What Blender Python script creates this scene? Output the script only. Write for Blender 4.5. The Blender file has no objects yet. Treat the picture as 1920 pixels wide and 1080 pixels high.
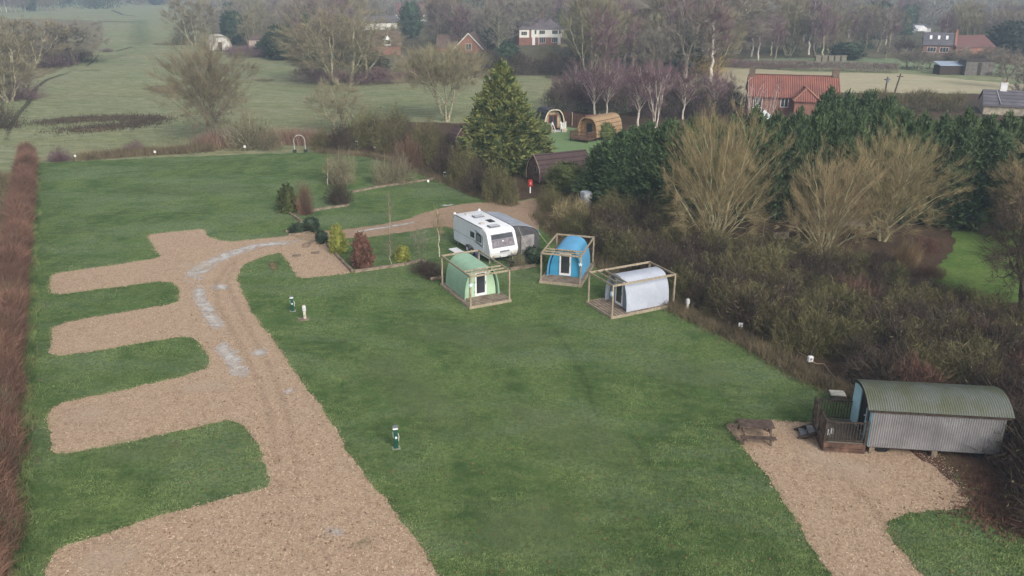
import bpy, math, random
import numpy as np
from mathutils import Vector, Matrix
random.seed(7)
PI = math.pi
S = bpy.context.scene
COL = S.collection
# ------------------------------------------------------------------ camera
H = 19.0; F = 1540.0; P = math.radians(20.5766); R = math.radians(.2263)
def ray(px, py):
    a, b = px-960, py-540
    x = (a*math.cos(R)+b*math.sin(R))/F; y = (-a*math.sin(R)+b*math.cos(R))/F
    return Vector((x, math.cos(P)-y*math.sin(P), -math.sin(P)-y*math.cos(P)))
def G(px, py, z=0.0):
    """survey helper: where a sight line of the drone meets the level z"""
    d = ray(px, py); t = (z-H)/d.z
    return Vector((d.x*t, d.y*t, z))
def HT(px, pb, pt):
    g = G(px, pb); d = ray(px, pt)
    return H+d.z/d.y*g.y
def M_PER_PX(px, py):
    g = G(px, py)
    return (g.y*math.cos(P)+H*math.sin(P))/F
def PR(x, y, z):
    z -= H; d = y*math.cos(P)-z*math.sin(P); v = -(y*math.sin(P)+z*math.cos(P))
    a, b = F*x/d, F*v/d
    return 960+a*math.cos(R)-b*math.sin(R), 540+a*math.sin(R)+b*math.cos(R)
cam = bpy.data.objects.new('camera', bpy.data.cameras.new('camera')); COL.objects.link(cam)
up0 = Vector((0, math.sin(P), math.cos(P))); fw = Vector((0, math.cos(P), -math.sin(P)))
rt = Vector((1, 0, 0))*math.cos(R)+up0*math.sin(R)
upv = up0*math.cos(R)-Vector((1, 0, 0))*math.sin(R)
cam.matrix_world = Matrix(((rt.x, upv.x, -fw.x, 0), (rt.y, upv.y, -fw.y, 0), (rt.z, upv.z, -fw.z, H), (0, 0, 0, 1)))
cam.data.sensor_width = 36; cam.data.lens = 36*F/1920; cam.data.clip_end = 6000; cam.data.clip_start = .5
S.camera = cam
# ------------------------------------------------------------------ light
w = bpy.data.worlds.new("World"); S.world = w; w.use_nodes = True
nt = w.node_tree; bg = nt.nodes['Background']
sky = nt.nodes.new('ShaderNodeTexSky'); sky.sky_type = 'NISHITA'; sky.sun_disc = False
SUN_EL, SUN_AZ = math.radians(34), math.radians(150)      # azimuth from +Y towards +X
sky.sun_elevation = SUN_EL; sky.sun_rotation = SUN_AZ; sky.air_density = 1.0; sky.dust_density = 3.0; sky.ozone_density = 1.0
hsv = nt.nodes.new('ShaderNodeHueSaturation'); hsv.inputs['Saturation'].default_value = .38     # thin overcast: a paler sky
nt.links.new(sky.outputs[0], hsv.inputs['Color']); nt.links.new(hsv.outputs[0], bg.inputs[0]); bg.inputs[1].default_value = 0.12
sun = bpy.data.objects.new('sun', bpy.data.lights.new('sun', 'SUN')); COL.objects.link(sun)
sun.data.energy = 1.6; sun.data.angle = math.radians(26); sun.data.color = (1, .95, .87)
sd = Vector((math.sin(SUN_AZ)*math.cos(SUN_EL), math.cos(SUN_AZ)*math.cos(SUN_EL), math.sin(SUN_EL)))
sun.rotation_euler = sd.to_track_quat('Z', 'Y').to_euler()
S.view_settings.view_transform = 'Standard'; S.view_settings.look = 'None'; S.view_settings.gamma = 1
S.view_settings.exposure = 0.56
S.render.engine = 'CYCLES'
S.cycles.max_bounces = 6; S.cycles.diffuse_bounces = 3; S.cycles.transparent_max_bounces = 12; S.cycles.volume_bounces = 0
# ------------------------------------------------------------------ materials
MATS = {}
def mat(name, col, rough=.85, scale=3.0, var=.18, bump=0.0, tint=0.0, col2=None, spec=.3, metal=0.0, stretch=None, thr=None, fine=None):
    """base colour with noise towards a darker/second colour, optional per-object tint and bump"""
    if name in MATS: return MATS[name]
    m = bpy.data.materials.new(name); m.use_nodes = True; MATS[name] = m
    t = m.node_tree; N = t.nodes; L = t.links; b = N['Principled BSDF']
    b.inputs['Roughness'].default_value = rough; b.inputs['Specular IOR Level'].default_value = spec; b.inputs['Metallic'].default_value = metal
    tc = N.new('ShaderNodeTexCoord'); mp = N.new('ShaderNodeMapping'); L.new(tc.outputs['Object'], mp.inputs[0])
    if stretch: mp.inputs['Scale'].default_value = stretch
    nz = N.new('ShaderNodeTexNoise'); nz.inputs['Scale'].default_value = scale; nz.inputs['Detail'].default_value = 5
    L.new(mp.outputs[0], nz.inputs['Vector'])
    r = N.new('ShaderNodeMapRange'); lo, hi = thr or (.3, .7)
    r.inputs[1].default_value = lo; r.inputs[2].default_value = hi; L.new(nz.outputs[0], r.inputs[0])
    mx = N.new('ShaderNodeMix'); mx.data_type = 'RGBA'; L.new(r.outputs[0], mx.inputs[0])
    c2 = col2 or tuple(c*(1-var*2) for c in col)
    c1 = col if col2 else tuple(min(1, c*(1+var)) for c in col)
    mx.inputs[6].default_value = (*c2, 1); mx.inputs[7].default_value = (*c1, 1)
    out = mx.outputs[2]
    if fine:
        f = N.new('ShaderNodeTexNoise'); f.inputs['Scale'].default_value = fine[0]; f.inputs['Detail'].default_value = 2
        L.new(mp.outputs[0], f.inputs['Vector'])
        fr = N.new('ShaderNodeMapRange'); fr.inputs[1].default_value = .3; fr.inputs[2].default_value = .7
        fr.inputs[3].default_value = 1-fine[1]; fr.inputs[4].default_value = 1+fine[1]; L.new(f.outputs[0], fr.inputs[0])
        hs = N.new('ShaderNodeHueSaturation'); L.new(out, hs.inputs['Color']); L.new(fr.outputs[0], hs.inputs['Value']); out = hs.outputs[0]
    if tint:
        oi = N.new('ShaderNodeObjectInfo'); hs = N.new('ShaderNodeHueSaturation')
        a = N.new('ShaderNodeMapRange'); a.inputs[3].default_value = .5-.035*tint; a.inputs[4].default_value = .5+.035*tint
        v = N.new('ShaderNodeMapRange'); v.inputs[3].default_value = 1-.35*tint; v.inputs[4].default_value = 1+.35*tint
        mm = N.new('ShaderNodeMath'); mm.operation = 'MULTIPLY'; mm.inputs[1].default_value = 7.31
        fm = N.new('ShaderNodeMath'); fm.operation = 'FRACT'
        L.new(oi.outputs['Random'], a.inputs[0]); L.new(oi.outputs['Random'], mm.inputs[0]); L.new(mm.outputs[0], fm.inputs[0]); L.new(fm.outputs[0], v.inputs[0])
        L.new(out, hs.inputs['Color']); L.new(a.outputs[0], hs.inputs['Hue']); L.new(v.outputs[0], hs.inputs['Value']); out = hs.outputs[0]
    L.new(out, b.inputs['Base Color'])
    if bump:
        bp = N.new('ShaderNodeBump'); bp.inputs['Strength'].default_value = bump; bp.inputs['Distance'].default_value = .05
        L.new(nz.outputs[0], bp.inputs['Height']); L.new(bp.outputs[0], b.inputs['Normal'])
    return m
def layered(name, base, layers, rough=.95, bump=None, patch=None):
    """ground: base colour, then layers (noise scale, lo, hi, colour, strength, stretch)"""
    m = bpy.data.materials.new(name); m.use_nodes = True; MATS[name] = m
    t = m.node_tree; N = t.nodes; L = t.links; b = N['Principled BSDF']
    b.inputs['Roughness'].default_value = rough; b.inputs['Specular IOR Level'].default_value = .12
    tc = N.new('ShaderNodeTexCoord')
    prev = None; k = 0
    for (sc, lo, hi, col, st, stretch) in layers:
        mp = N.new('ShaderNodeMapping'); L.new(tc.outputs['Object'], mp.inputs[0])
        mp.inputs['Scale'].default_value = stretch or (1, 1, 1); mp.inputs['Location'].default_value = (k*13.7, k*5.1, k*3.3)
        mp.inputs['Rotation'].default_value = (0, 0, .25*k if stretch else 0)
        if sc < 0:
            nz = N.new('ShaderNodeTexVoronoi'); nz.inputs['Scale'].default_value = -sc; L.new(mp.outputs[0], nz.inputs['Vector'])
            sp = N.new('ShaderNodeSeparateColor'); L.new(nz.outputs['Color'], sp.inputs[0]); o = sp.outputs[0]
        else:
            nz = N.new('ShaderNodeTexNoise'); nz.inputs['Scale'].default_value = sc; nz.inputs['Detail'].default_value = 6; nz.inputs['Roughness'].default_value = .62
            L.new(mp.outputs[0], nz.inputs['Vector']); o = nz.outputs[0]
        r = N.new('ShaderNodeMapRange'); r.inputs[1].default_value = lo; r.inputs[2].default_value = hi; r.inputs[4].default_value = st
        L.new(o, r.inputs[0])
        mx = N.new('ShaderNodeMix'); mx.data_type = 'RGBA'; L.new(r.outputs[0], mx.inputs[0])
        if prev is None: mx.inputs[6].default_value = (*base, 1)
        else: L.new(prev, mx.inputs[6])
        mx.inputs[7].default_value = (*col, 1); prev = mx.outputs[2]; k += 1
    L.new(prev, b.inputs['Base Color'])
    if bump:
        nz = N.new('ShaderNodeTexNoise'); nz.inputs['Scale'].default_value = bump[0]; nz.inputs['Detail'].default_value = 3
        L.new(tc.outputs['Object'], nz.inputs['Vector'])
        bp = N.new('ShaderNodeBump'); bp.inputs['Strength'].default_value = bump[1]; bp.inputs['Distance'].default_value = bump[2]
        L.new(nz.outputs[0], bp.inputs['Height']); L.new(bp.outputs[0], b.inputs['Normal'])
    if patch:      # ragged worn edge from the vertex attribute "fade"
        at = N.new('ShaderNodeAttribute'); at.attribute_name = 'fade'
        nz = N.new('ShaderNodeTexNoise'); nz.inputs['Scale'].default_value = patch[0]; nz.inputs['Detail'].default_value = 6
        L.new(tc.outputs['Object'], nz.inputs['Vector'])
        ad = N.new('ShaderNodeMath'); L.new(at.outputs['Fac'], ad.inputs[0]); L.new(nz.outputs[0], ad.inputs[1])
        r = N.new('ShaderNodeMapRange'); r.inputs[1].default_value = patch[1]; r.inputs[2].default_value = patch[2]; r.inputs[4].default_value = patch[3]
        L.new(ad.outputs[0], r.inputs[0]); L.new(r.outputs[0], b.inputs['Alpha'])
    return m
def ribbed(name, col, n, axis, depth=.5, rough=.45, metal=.0, dirt=None, dscale=1.0, width=.0):
    """corrugated / planked / tiled surface: stripes across one object axis, bump and grime"""
    m = bpy.data.materials.new(name); m.use_nodes = True; MATS[name] = m
    t = m.node_tree; N = t.nodes; L = t.links; b = N['Principled BSDF']
    b.inputs['Roughness'].default_value = rough; b.inputs['Metallic'].default_value = metal; b.inputs['Specular IOR Level'].default_value = .35
    tc = N.new('ShaderNodeTexCoord'); sx = N.new('ShaderNodeSeparateXYZ'); L.new(tc.outputs['Object'], sx.inputs[0])
    mu = N.new('ShaderNodeMath'); mu.operation = 'MULTIPLY'; mu.inputs[1].default_value = n*2*PI; L.new(sx.outputs[axis], mu.inputs[0])
    sn = N.new('ShaderNodeMath'); sn.operation = 'SINE'; L.new(mu.outputs[0], sn.inputs[0])
    bp = N.new('ShaderNodeBump'); bp.inputs['Strength'].default_value = 1; bp.inputs['Distance'].default_value = depth
    L.new(sn.outputs[0], bp.inputs['Height']); L.new(bp.outputs[0], b.inputs['Normal'])
    nz = N.new('ShaderNodeTexNoise'); nz.inputs['Scale'].default_value = dscale; nz.inputs['Detail'].default_value = 6; L.new(tc.outputs['Object'], nz.inputs['Vector'])
    r = N.new('ShaderNodeMapRange'); r.inputs[1].default_value = .38; r.inputs[2].default_value = .66; L.new(nz.outputs[0], r.inputs[0])
    mx = N.new('ShaderNodeMix'); mx.data_type = 'RGBA'; L.new(r.outputs[0], mx.inputs[0])
    mx.inputs[6].default_value = (*col, 1); mx.inputs[7].default_value = (*(dirt or tuple(c*.7 for c in col)), 1)
    out = mx.outputs[2]
    if width:      # dark joints between planks / tiles
        lt = N.new('ShaderNodeMath'); lt.operation = 'LESS_THAN'; lt.inputs[1].default_value = -1+width; L.new(sn.outputs[0], lt.inputs[0])
        m2 = N.new('ShaderNodeMix'); m2.data_type = 'RGBA'; L.new(lt.outputs[0], m2.inputs[0]); L.new(out, m2.inputs[6])
        m2.inputs[7].default_value = (*tuple(c*.3 for c in col), 1); out = m2.outputs[2]
    L.new(out, b.inputs['Base Color'])
    return m
def plank(name, col, n, axis):
    return ribbed(name, col, n, axis, depth=.012, rough=.85, dirt=tuple(c*.62 for c in col), dscale=3.0, width=.08)
# vegetation colours
TW = {
 'grey': mat('twigs_grey', (.235, .205, .165), .9, .7, .2, tint=.6),
 'ochre': mat('twigs_ochre', (.25, .22, .14), .9, .5, .2, tint=.3),
 'tan': mat('twigs_tan', (.31, .245, .13), .9, .5, .22, tint=.3),
 'purple': mat('twigs_purple', (.20, .125, .135), .9, .6, .2, tint=.4),
 'red': mat('twigs_red', (.20, .112, .080), .9, .22, .36, tint=.3),
 'brown': mat('twigs_brown', (.082, .06, .044), .9, .8, .25, tint=.4),
 'olive': mat('twigs_olive', (.145, .13, .058), .9, .8, .25, tint=.4),
 'under': mat('twigs_understorey', (.10, .072, .065), .9, .5, .3),
 'dead': mat('dead_grass_blades', (.17, .135, .08), .9, .6, .25),
 'straw': mat('straw_blades', (.26, .19, .10), .9, 1., .2, tint=.3),
 'gold': mat('twigs_gold', (.42, .27, .09), .9, .7, .2),
 'copper': mat('leaves_copper', (.16, .08, .055), .9, 1.5, .25),
 'reed': mat('reed_stems', (.27, .18, .13), .9, .6, .2),
 'dkgreen': mat('leaves_dark_green', (.055, .085, .05), .85, .8, .3, tint=.5),
 'hedgegreen': mat('leaves_cypress', (.12, .175, .07), .85, .9, .3, tint=.3, col2=(.038, .07, .034)),
 'conifer': mat('leaves_conifer', (.23, .245, .075), .85, 1.1, .3, col2=(.05, .08, .03), thr=(.38, .62)),
 'lime': mat('leaves_lime', (.30, .32, .07), .85, 1.2, .25, tint=.2),
 'mid': mat('leaves_mid_green', (.10, .125, .04), .85, .9, .3, tint=.3),
}
BK = {
 'pale': mat('bark_pale', (.40, .37, .24), .9, 3, .25),
 'grey': mat('bark_grey', (.20, .17, .13), .9, 3, .25, tint=.4),
 'green': mat('bark_mossy', (.46, .42, .25), .9, 2, .25),
 'birch': mat('bark_birch', (.62, .56, .48), .8, 6, .25),
 'dark': mat('bark_dark', (.10, .08, .055), .9, 3, .25),
}
WOOD = mat('weathered_wood', (.36, .30, .215), .85, 9, .22, stretch=(1, 1, .3), fine=(40, .12))
DECKW = ribbed('weathered_deck_boards', (.33, .265, .20), 4.2, 1, depth=.01, rough=.85, dirt=(.15, .11, .085), dscale=2.6, width=.30)
SLEEP = mat('sleeper_wood', (.25, .195, .145), .9, 4, .3, bump=.3)
WHITE = mat('white_paint', (.80, .80, .80), .45, 2, .04)
DARKW = mat('dark_stained_wood', (.055, .04, .03), .8, 6, .35)
BLACK = mat('black_paint', (.018, .018, .02), .5, 5, .2)
GLASS = mat('dark_glass', (.045, .05, .058), .12, 1, .3, spec=.6)
GLASSP = mat('curtained_glass', (.20, .17, .19), .15, 6, .25, spec=.6)
# ------------------------------------------------------------------ object helpers
def tag(o, label=None, cat=None, group=None, kind=None):
    if label: o['label'] = label
    if cat: o['category'] = cat
    if group: o['group'] = group
    if kind: o['kind'] = kind
    return o
def thing(name, label, cat, loc=(0, 0, 0), rz=0.0, group=None, sc=None):
    o = bpy.data.objects.new(name, None); COL.objects.link(o); o.empty_display_size = .2
    o.location = loc; o.rotation_euler = (0, 0, rz)
    if sc: o.scale = sc
    return tag(o, label, cat, group)
def npmesh(name, V, quads=None, tris=None, m=None, parent=None, smooth=False, link=True):
    me = bpy.data.meshes.new(name); V = np.asarray(V, np.float32)
    nq = 0 if quads is None else len(quads); ntt = 0 if tris is None else len(tris)
    me.vertices.add(len(V)); me.vertices.foreach_set('co', V.ravel())
    idx = []; st = []; c = 0
    if nq: idx.append(np.asarray(quads).ravel()); st.append(np.arange(nq)*4); c = nq*4
    if ntt: idx.append(np.asarray(tris).ravel()); st.append(c+np.arange(ntt)*3)
    idx = np.concatenate(idx).astype(np.int32); st = np.concatenate(st).astype(np.int32)
    me.loops.add(len(idx)); me.loops.foreach_set('vertex_index', idx)
    me.polygons.add(nq+ntt); me.polygons.foreach_set('loop_start', st)
    me.update(calc_edges=True)
    if smooth: me.polygons.foreach_set('use_smooth', np.ones(nq+ntt, bool))
    if m: me.materials.append(m)
    o = bpy.data.objects.new(name, me)
    if link: COL.objects.link(o)
    if parent: o.parent = parent
    return o
class MB:
    def __init__(s): s.v = []; s.f = []
    def add(s, vs, fs):
        n = len(s.v); s.v += [tuple(v) for v in vs]; s.f += [tuple(i+n for i in f) for f in fs]; return s
    def box(s, x0, x1, y0, y1, z0, z1):
        return s.add([(x, y, z) for x in (x0, x1) for y in (y0, y1) for z in (z0, z1)],
                     [(0, 1, 3, 2), (4, 6, 7, 5), (0, 4, 5, 1), (2, 3, 7, 6), (0, 2, 6, 4), (1, 5, 7, 3)])
    def beam(s, a, b, wd, ht, up=(0, 0, 1)):
        a, b = Vector(a), Vector(b); d = (b-a).normalized(); u = Vector(up)
        sd_ = d.cross(u).normalized()*wd/2; uu = sd_.cross(d).normalized()*ht/2
        vs = [p+i*sd_+j*uu for p in (a, b) for i, j in ((-1, -1), (1, -1), (1, 1), (-1, 1))]
        return s.add(vs, [(0, 1, 2, 3), (7, 6, 5, 4), (0, 4, 5, 1), (1, 5, 6, 2), (2, 6, 7, 3), (3, 7, 4, 0)])
    def tube(s, pts, r, n=6, cap=True):
        pts = [Vector(p) for p in pts]; base = len(s.v); rr = r if isinstance(r, (list, tuple)) else [r]*len(pts)
        for i, p in enumerate(pts):
            d = (pts[min(i+1, len(pts)-1)]-pts[max(i-1, 0)]).normalized()
            a = d.cross(Vector((0, 0, 1)) if abs(d.z) < .9 else Vector((1, 0, 0))).normalized(); b = d.cross(a)
            for k in range(n): s.v.append(tuple(p+(a*math.cos(2*PI*k/n)+b*math.sin(2*PI*k/n))*rr[i]))
        for i in range(len(pts)-1):
            for k in range(n):
                s.f.append((base+i*n+k, base+i*n+(k+1) % n, base+(i+1)*n+(k+1) % n, base+(i+1)*n+k))
        if cap:
            s.f.append(tuple(base+k for k in range(n))[::-1]); s.f.append(tuple(base+(len(pts)-1)*n+k for k in range(n)))
        return s
    def cyl(s, x, y, z0, z1, r, n=16, r2=None): return s.tube([(x, y, z0), (x, y, z1)], [r, r if r2 is None else r2], n)
    def extr(s, prof, y0, y1, axis='y'):
        """closed profile (a, z) extruded along an axis"""
        n = len(prof); f = (lambda a, z, t: (a, t, z)) if axis == 'y' else (lambda a, z, t: (t, a, z))
        vs = [f(a, z, y0) for a, z in prof]+[f(a, z, y1) for a, z in prof]
        return s.add(vs, [tuple(range(n)), tuple(range(2*n-1, n-1, -1))]+[(i, i+n, (i+1) % n+n, (i+1) % n) for i in range(n)])
    def shell(s, prof, t0, t1, th, axis='y'):
        """open profile given a thickness and extruded"""
        pts = [Vector(p) for p in prof]; inner = []
        for i, p in enumerate(pts):
            d = (pts[min(i+1, len(pts)-1)]-pts[max(i-1, 0)]).normalized(); inner.append(p+Vector((d.y, -d.x))*th)
        f = (lambda p, t: (p.x, t, p.y)) if axis == 'y' else (lambda p, t: (t, p.x, p.y))
        n = len(pts); vs = [f(p, t0) for p in pts]+[f(p, t1) for p in pts]+[f(p, t0) for p in inner]+[f(p, t1) for p in inner]
        fs = []
        for i in range(n-1):
            fs += [(i, i+1, n+i+1, n+i), (2*n+i, 3*n+i, 3*n+i+1, 2*n+i+1), (i, 2*n+i, 2*n+i+1, i+1), (n+i, n+i+1, 3*n+i+1, 3*n+i)]
        fs += [(0, n, 3*n, 2*n), (n-1, 3*n-1, 4*n-1, 2*n-1)]
        return s.add(vs, fs)
    def xf(s, mtx):
        s.v = [tuple(mtx @ Vector(v)) for v in s.v]; return s
    def build(s, name, m, parent=None, smooth=False, bevel=0.0, loc=None):
        me = bpy.data.meshes.new(name); me.from_pydata(s.v, [], s.f); me.materials.append(m)
        import bmesh
        bm = bmesh.new(); bm.from_mesh(me); bmesh.ops.recalc_face_normals(bm, faces=bm.faces)
        if bevel: bmesh.ops.bevel(bm, geom=list(bm.edges), offset=bevel, segments=2, affect='EDGES', clamp_overlap=True)
        bm.to_mesh(me); bm.free()
        if smooth:
            for p in me.polygons: p.use_smooth = True
            try: me.set_sharp_from_angle(angle=math.radians(40))
            except Exception: pass
        o = bpy.data.objects.new(name, me); COL.objects.link(o)
        if parent: o.parent = parent
        if loc: o.location = loc
        return o
def copy_tree(o, parent=None):
    c = o.copy(); COL.objects.link(c); c.parent = parent
    for ch in list(o.children): copy_tree(ch, c)
    return c
def px_poly(pts, z=0.0): return [G(x, y, z) for x, y in pts]
def inpoly(X, Y, poly):
    X = np.asarray(X); Y = np.asarray(Y); ins = np.zeros(X.shape, bool); n = len(poly)
    for i in range(n):
        x0, y0 = poly[i][0], poly[i][1]; x1, y1 = poly[i-1][0], poly[i-1][1]
        c = ((y0 > Y) != (y1 > Y)) & (X < (x1-x0)*(Y-y0)/((y1-y0) or 1e-9)+x0); ins ^= c
    return ins
def smooth_poly(pts, it=2):
    for _ in range(it):
        out = []
        for i in range(len(pts)):
            a, b = pts[i], pts[(i+1) % len(pts)]
            out += [a*.78+b*.22, a*.22+b*.78]
        pts = out
    return pts
def ragged(pts, step=.15, amp=.07, seed=1, maxn=2500):
    rnd = random.Random(seed); per = sum((pts[i]-pts[i-1]).length for i in range(len(pts))); step = max(step, per/maxn)
    out = []; ph = [rnd.uniform(0, 6.28) for _ in range(4)]; s = 0
    for i in range(len(pts)):
        a, b = pts[i], pts[(i+1) % len(pts)]; n = max(1, int((b-a).length/step)); d = (b-a).normalized() if (b-a).length > 1e-6 else Vector((1, 0, 0))
        nr = Vector((d.y, -d.x, 0))
        for k in range(n):
            t = k/n; q = s+(b-a).length*t
            o = amp*(.9*math.sin(q*.7+ph[0])+.6*math.sin(q*2.1+ph[1])+.4*math.sin(q*5.3+ph[2])+rnd.uniform(-.8, .8))
            out.append(a.lerp(b, t)+nr*o)
        s += (b-a).length
    return out
def sheet(name, pts, z, m, kind='structure'):
    me = bpy.data.meshes.new(name); me.from_pydata([(p.x, p.y, 0) for p in pts], [], [tuple(range(len(pts)))])
    me.materials.append(m); o = bpy.data.objects.new(name, me); COL.objects.link(o); o.location.z = z
    if me.polygons[0].normal.z < 0: me.flip_normals()
    return tag(o, kind=kind)
# ------------------------------------------------------------------ ground
GRASS = layered('lawn_grass', (.094, .160, .050), [
    (.10, .40, .60, (.155, .22, .072), .8, None),
    (.5, .44, .58, (.050, .098, .030), .85, (1, .5, 1)),
    (.22, .48, .60, (.185, .24, .135), .7, (.6, 1.3, 1)),
    (1.6, .46, .62, (.17, .22, .08), .75, (.6, 1.3, 1)),
    (7.0, .42, .62, (.045, .088, .028), .7, None),
    (22., .5, .7, (.16, .20, .08), .45, None)], bump=(14, .8, .12))
FIELD = layered('frosty_pasture', (.235, .262, .122), [
    (.02, .42, .58, (.30, .265, .155), .85, (1, 2, 1)),
    (.06, .45, .62, (.155, .20, .09), .75, (.5, 1.5, 1)),
    (.25, .42, .62, (.30, .315, .21), .7, (.5, 1.6, 1)),
    (.7, .42, .60, (.13, .15, .07), .75, (.6, 1.5, 1)),
    (5.0, .45, .7, (.25, .26, .16), .4, None)], bump=(5, .6, .2))
GRAVEL = layered('gravel', (.40, .285, .20), [
    (.3, .4, .65, (.41, .305, .215), .7, None),
    (-14., .25, .95, (.52, .40, .28), .65, (1, 1.5, 1)),
    (-11., .55, 1.0, (.20, .125, .08), .7, (1.4, 1, 1)),
    (1.3, .58, .72, (.23, .155, .10), .6, None),
    (30., .45, .7, (.50, .38, .27), .45, None)], bump=(24, .8, .05))
TRACKG = layered('track_gravel', (.32, .22, .15), [
    (.4, .4, .65, (.25, .17, .11), .8, None), (-10., .3, .95, (.42, .33, .24), .5, None), (3, .5, .7, (.20, .14, .09), .5, None)], bump=(20, .6, .05))
CHALK = layered('crushed_limestone', (.62, .62, .62), [(2.0, .4, .6, (.36, .33, .31), .8, None), (12., .4, .6, (.66, .64, .60), .6, None)], patch=(1.6, .80, 1.3, .78))
DUST = layered('bleached_gravel', (.62, .49, .36), [(9.0, .4, .6, (.52, .40, .29), .6, None), (-14., .4, .9, (.62, .52, .40), .6, None)], patch=(9., .95, 1.45, .7))
TRAIL = layered('trodden_grass', (.035, .06, .022), [(3.0, .4, .7, (.06, .08, .03), .8, None)], patch=(2.6, .9, 1.3, .18))
DITCH = layered('ditch_line', (.055, .06, .035), [(1.0, .4, .7, (.09, .09, .05), .8, None)], patch=(.6, .6, .9, .9))
GREENSTRIP = layered('greener_grass', (.10, .17, .075), [(1.0, .4, .7, (.15, .21, .09), .8, None)], patch=(.25, .85, 1.3, .3))
TUSSOCK = layered('tussock_patch', (.21, .16, .085), [(.5, .4, .6, (.13, .085, .05), .8, (.5, 1.5, 1)), (3, .4, .7, (.30, .25, .13), .6, None)], patch=(.35, .8, 1.15, .85))
PALEGR = layered('pale_grass', (.19, .235, .115), [(1.5, .4, .6, (.12, .17, .06), .7, (.5, 1.6, 1))], patch=(.5, .8, 1.4, .42))
LITTER = layered('leaf_litter', (.075, .05, .035), [(.6, .4, .65, (.10, .07, .04), .8, None), (4., .45, .7, (.045, .03, .022), .8, None), (14, .5, .7, (.15, .10, .06), .6, None)], bump=(8, .8, .15))
STRAWF = layered('straw_field', (.40, .35, .235), [(.03, .4, .6, (.34, .33, .20), .7, (1, 2, 1)), (.2, .45, .7, (.47, .42, .30), .6, (.4, 1.6, 1)), (1.0, .45, .7, (.29, .25, .15), .6, None)])
base = sheet('ground', [Vector((-1500, -60, 0)), Vector((1500, -60, 0)), Vector((1500, 2400, 0)), Vector((-1500, 2400, 0))], 0.0, FIELD)
LAWN_PX = [(68, 306), (150, 303), (300, 296), (430, 291), (600, 285), (640, 284), (700, 290), (745, 300), (800, 322), (838, 340), (880, 350), (905, 372), (960, 378), (1005, 372),
           (1012, 402), (1045, 440), (1120, 486), (1200, 540), (1290, 588), (1400, 640), (1500, 700), (1570, 730), (1650, 780), (1850, 880), (1960, 960), (2100, 1060), (2300, 1500),
           (900, 1500), (-60, 1300), (20, 1090), (38, 900), (50, 650), (60, 450)]
LAWN = ragged(px_poly(LAWN_PX), .5, .15, 3)
sheet('lawn', LAWN, .03, GRASS)
wl = [(585, 262), (700, 225), (860, 232), (985, 215), (1080, 208), (1130, 216), (1330, 195), (1420, 190), (1560, 172), (1920, 178), (2400, 190), (2900, 700), (2300, 1100), (1920, 985), (1830, 960), (1780, 880),
      (1640, 778), (1550, 740), (1290, 590), (1100, 480), (1030, 440), (1000, 392), (940, 384), (890, 360), (820, 336), (760, 310), (700, 293), (600, 284)]
sheet('woodland_floor', ragged(px_poly(wl), 1.0, .25, 5), .012, LITTER)
sheet('garden_lawn', ragged(smooth_poly(px_poly([(985, 236), (1060, 236), (1160, 258), (1175, 300), (1100, 315), (985, 300)])), .6, .1, 6), .04, layered('garden_grass', (.15, .23, .10), [(.5, .4, .6, (.20, .27, .14), .7, None), (3, .4, .7, (.10, .17, .06), .6, None)]))
sheet('paddock', ragged(smooth_poly(px_poly([(1775, 412), (1850, 405), (1950, 440), (1990, 560), (1850, 575), (1750, 560), (1735, 520), (1795, 470)])), .6, .15, 8), .04, layered('paddock_grass', (.085, .145, .035), [(.4, .4, .6, (.14, .20, .055), .8, None), (3, .45, .7, (.05, .09, .025), .7, None)]))
sheet('straw_field', ragged(px_poly([(1310, 128), (1380, 126), (1500, 135), (1700, 139), (1900, 158), (2300, 150), (2300, 178), (1900, 176), (1560, 174), (1400, 205), (1330, 160)]), 1., .3, 9), .045, STRAWF)
sheet('wood_floor', ragged(px_poly([(430, 112), (520, 105), (600, 150), (700, 160), (1000, 140), (1100, 160), (1330, 130), (1500, 128), (1700, 118), (2300, 140), (2300, 4), (350, 6), (400, 60)]), 2., .5, 10), .02, layered('wood_floor_leaves', (.12, .10, .06), [(.1, .4, .6, (.15, .16, .08), .8, None), (.6, .4, .7, (.085, .06, .045), .7, None)]))
sheet('orchard_grass', ragged(smooth_poly(px_poly([(1380, 118), (1380, 110), (1700, 108), (2000, 130), (2000, 150), (1880, 146), (1700, 130)])), 1., .3, 11), .05, layered('orchard_grass', (.16, .21, .11), [(.3, .4, .6, (.22, .26, .16), .7, None)]))
sheet('rough_ground', ragged(smooth_poly(px_poly([(0, 168), (60, 152), (140, 120), (185, 96), (195, 60), (190, 35), (-300, 35), (-500, 120), (-200, 260)])), 1., .4, 12), .02, layered('rough_ground', (.17, .15, .08), [(.15, .4, .6, (.12, .09, .055), .8, None), (1, .4, .7, (.22, .20, .11), .7, None)]))
sheet('far_hedge_ground', ragged(px_poly([(-60, 330), (40, 322), (66, 306), (60, 450), (36, 900), (18, 1100), (-80, 1300), (-500, 1300), (-500, 400)]), .8, .2, 13), .012, layered('verge_grass', (.20, .19, .085), [(.4, .4, .6, (.26, .19, .11), .8, None), (3, .4, .7, (.12, .13, .05), .7, None)]))
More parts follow.
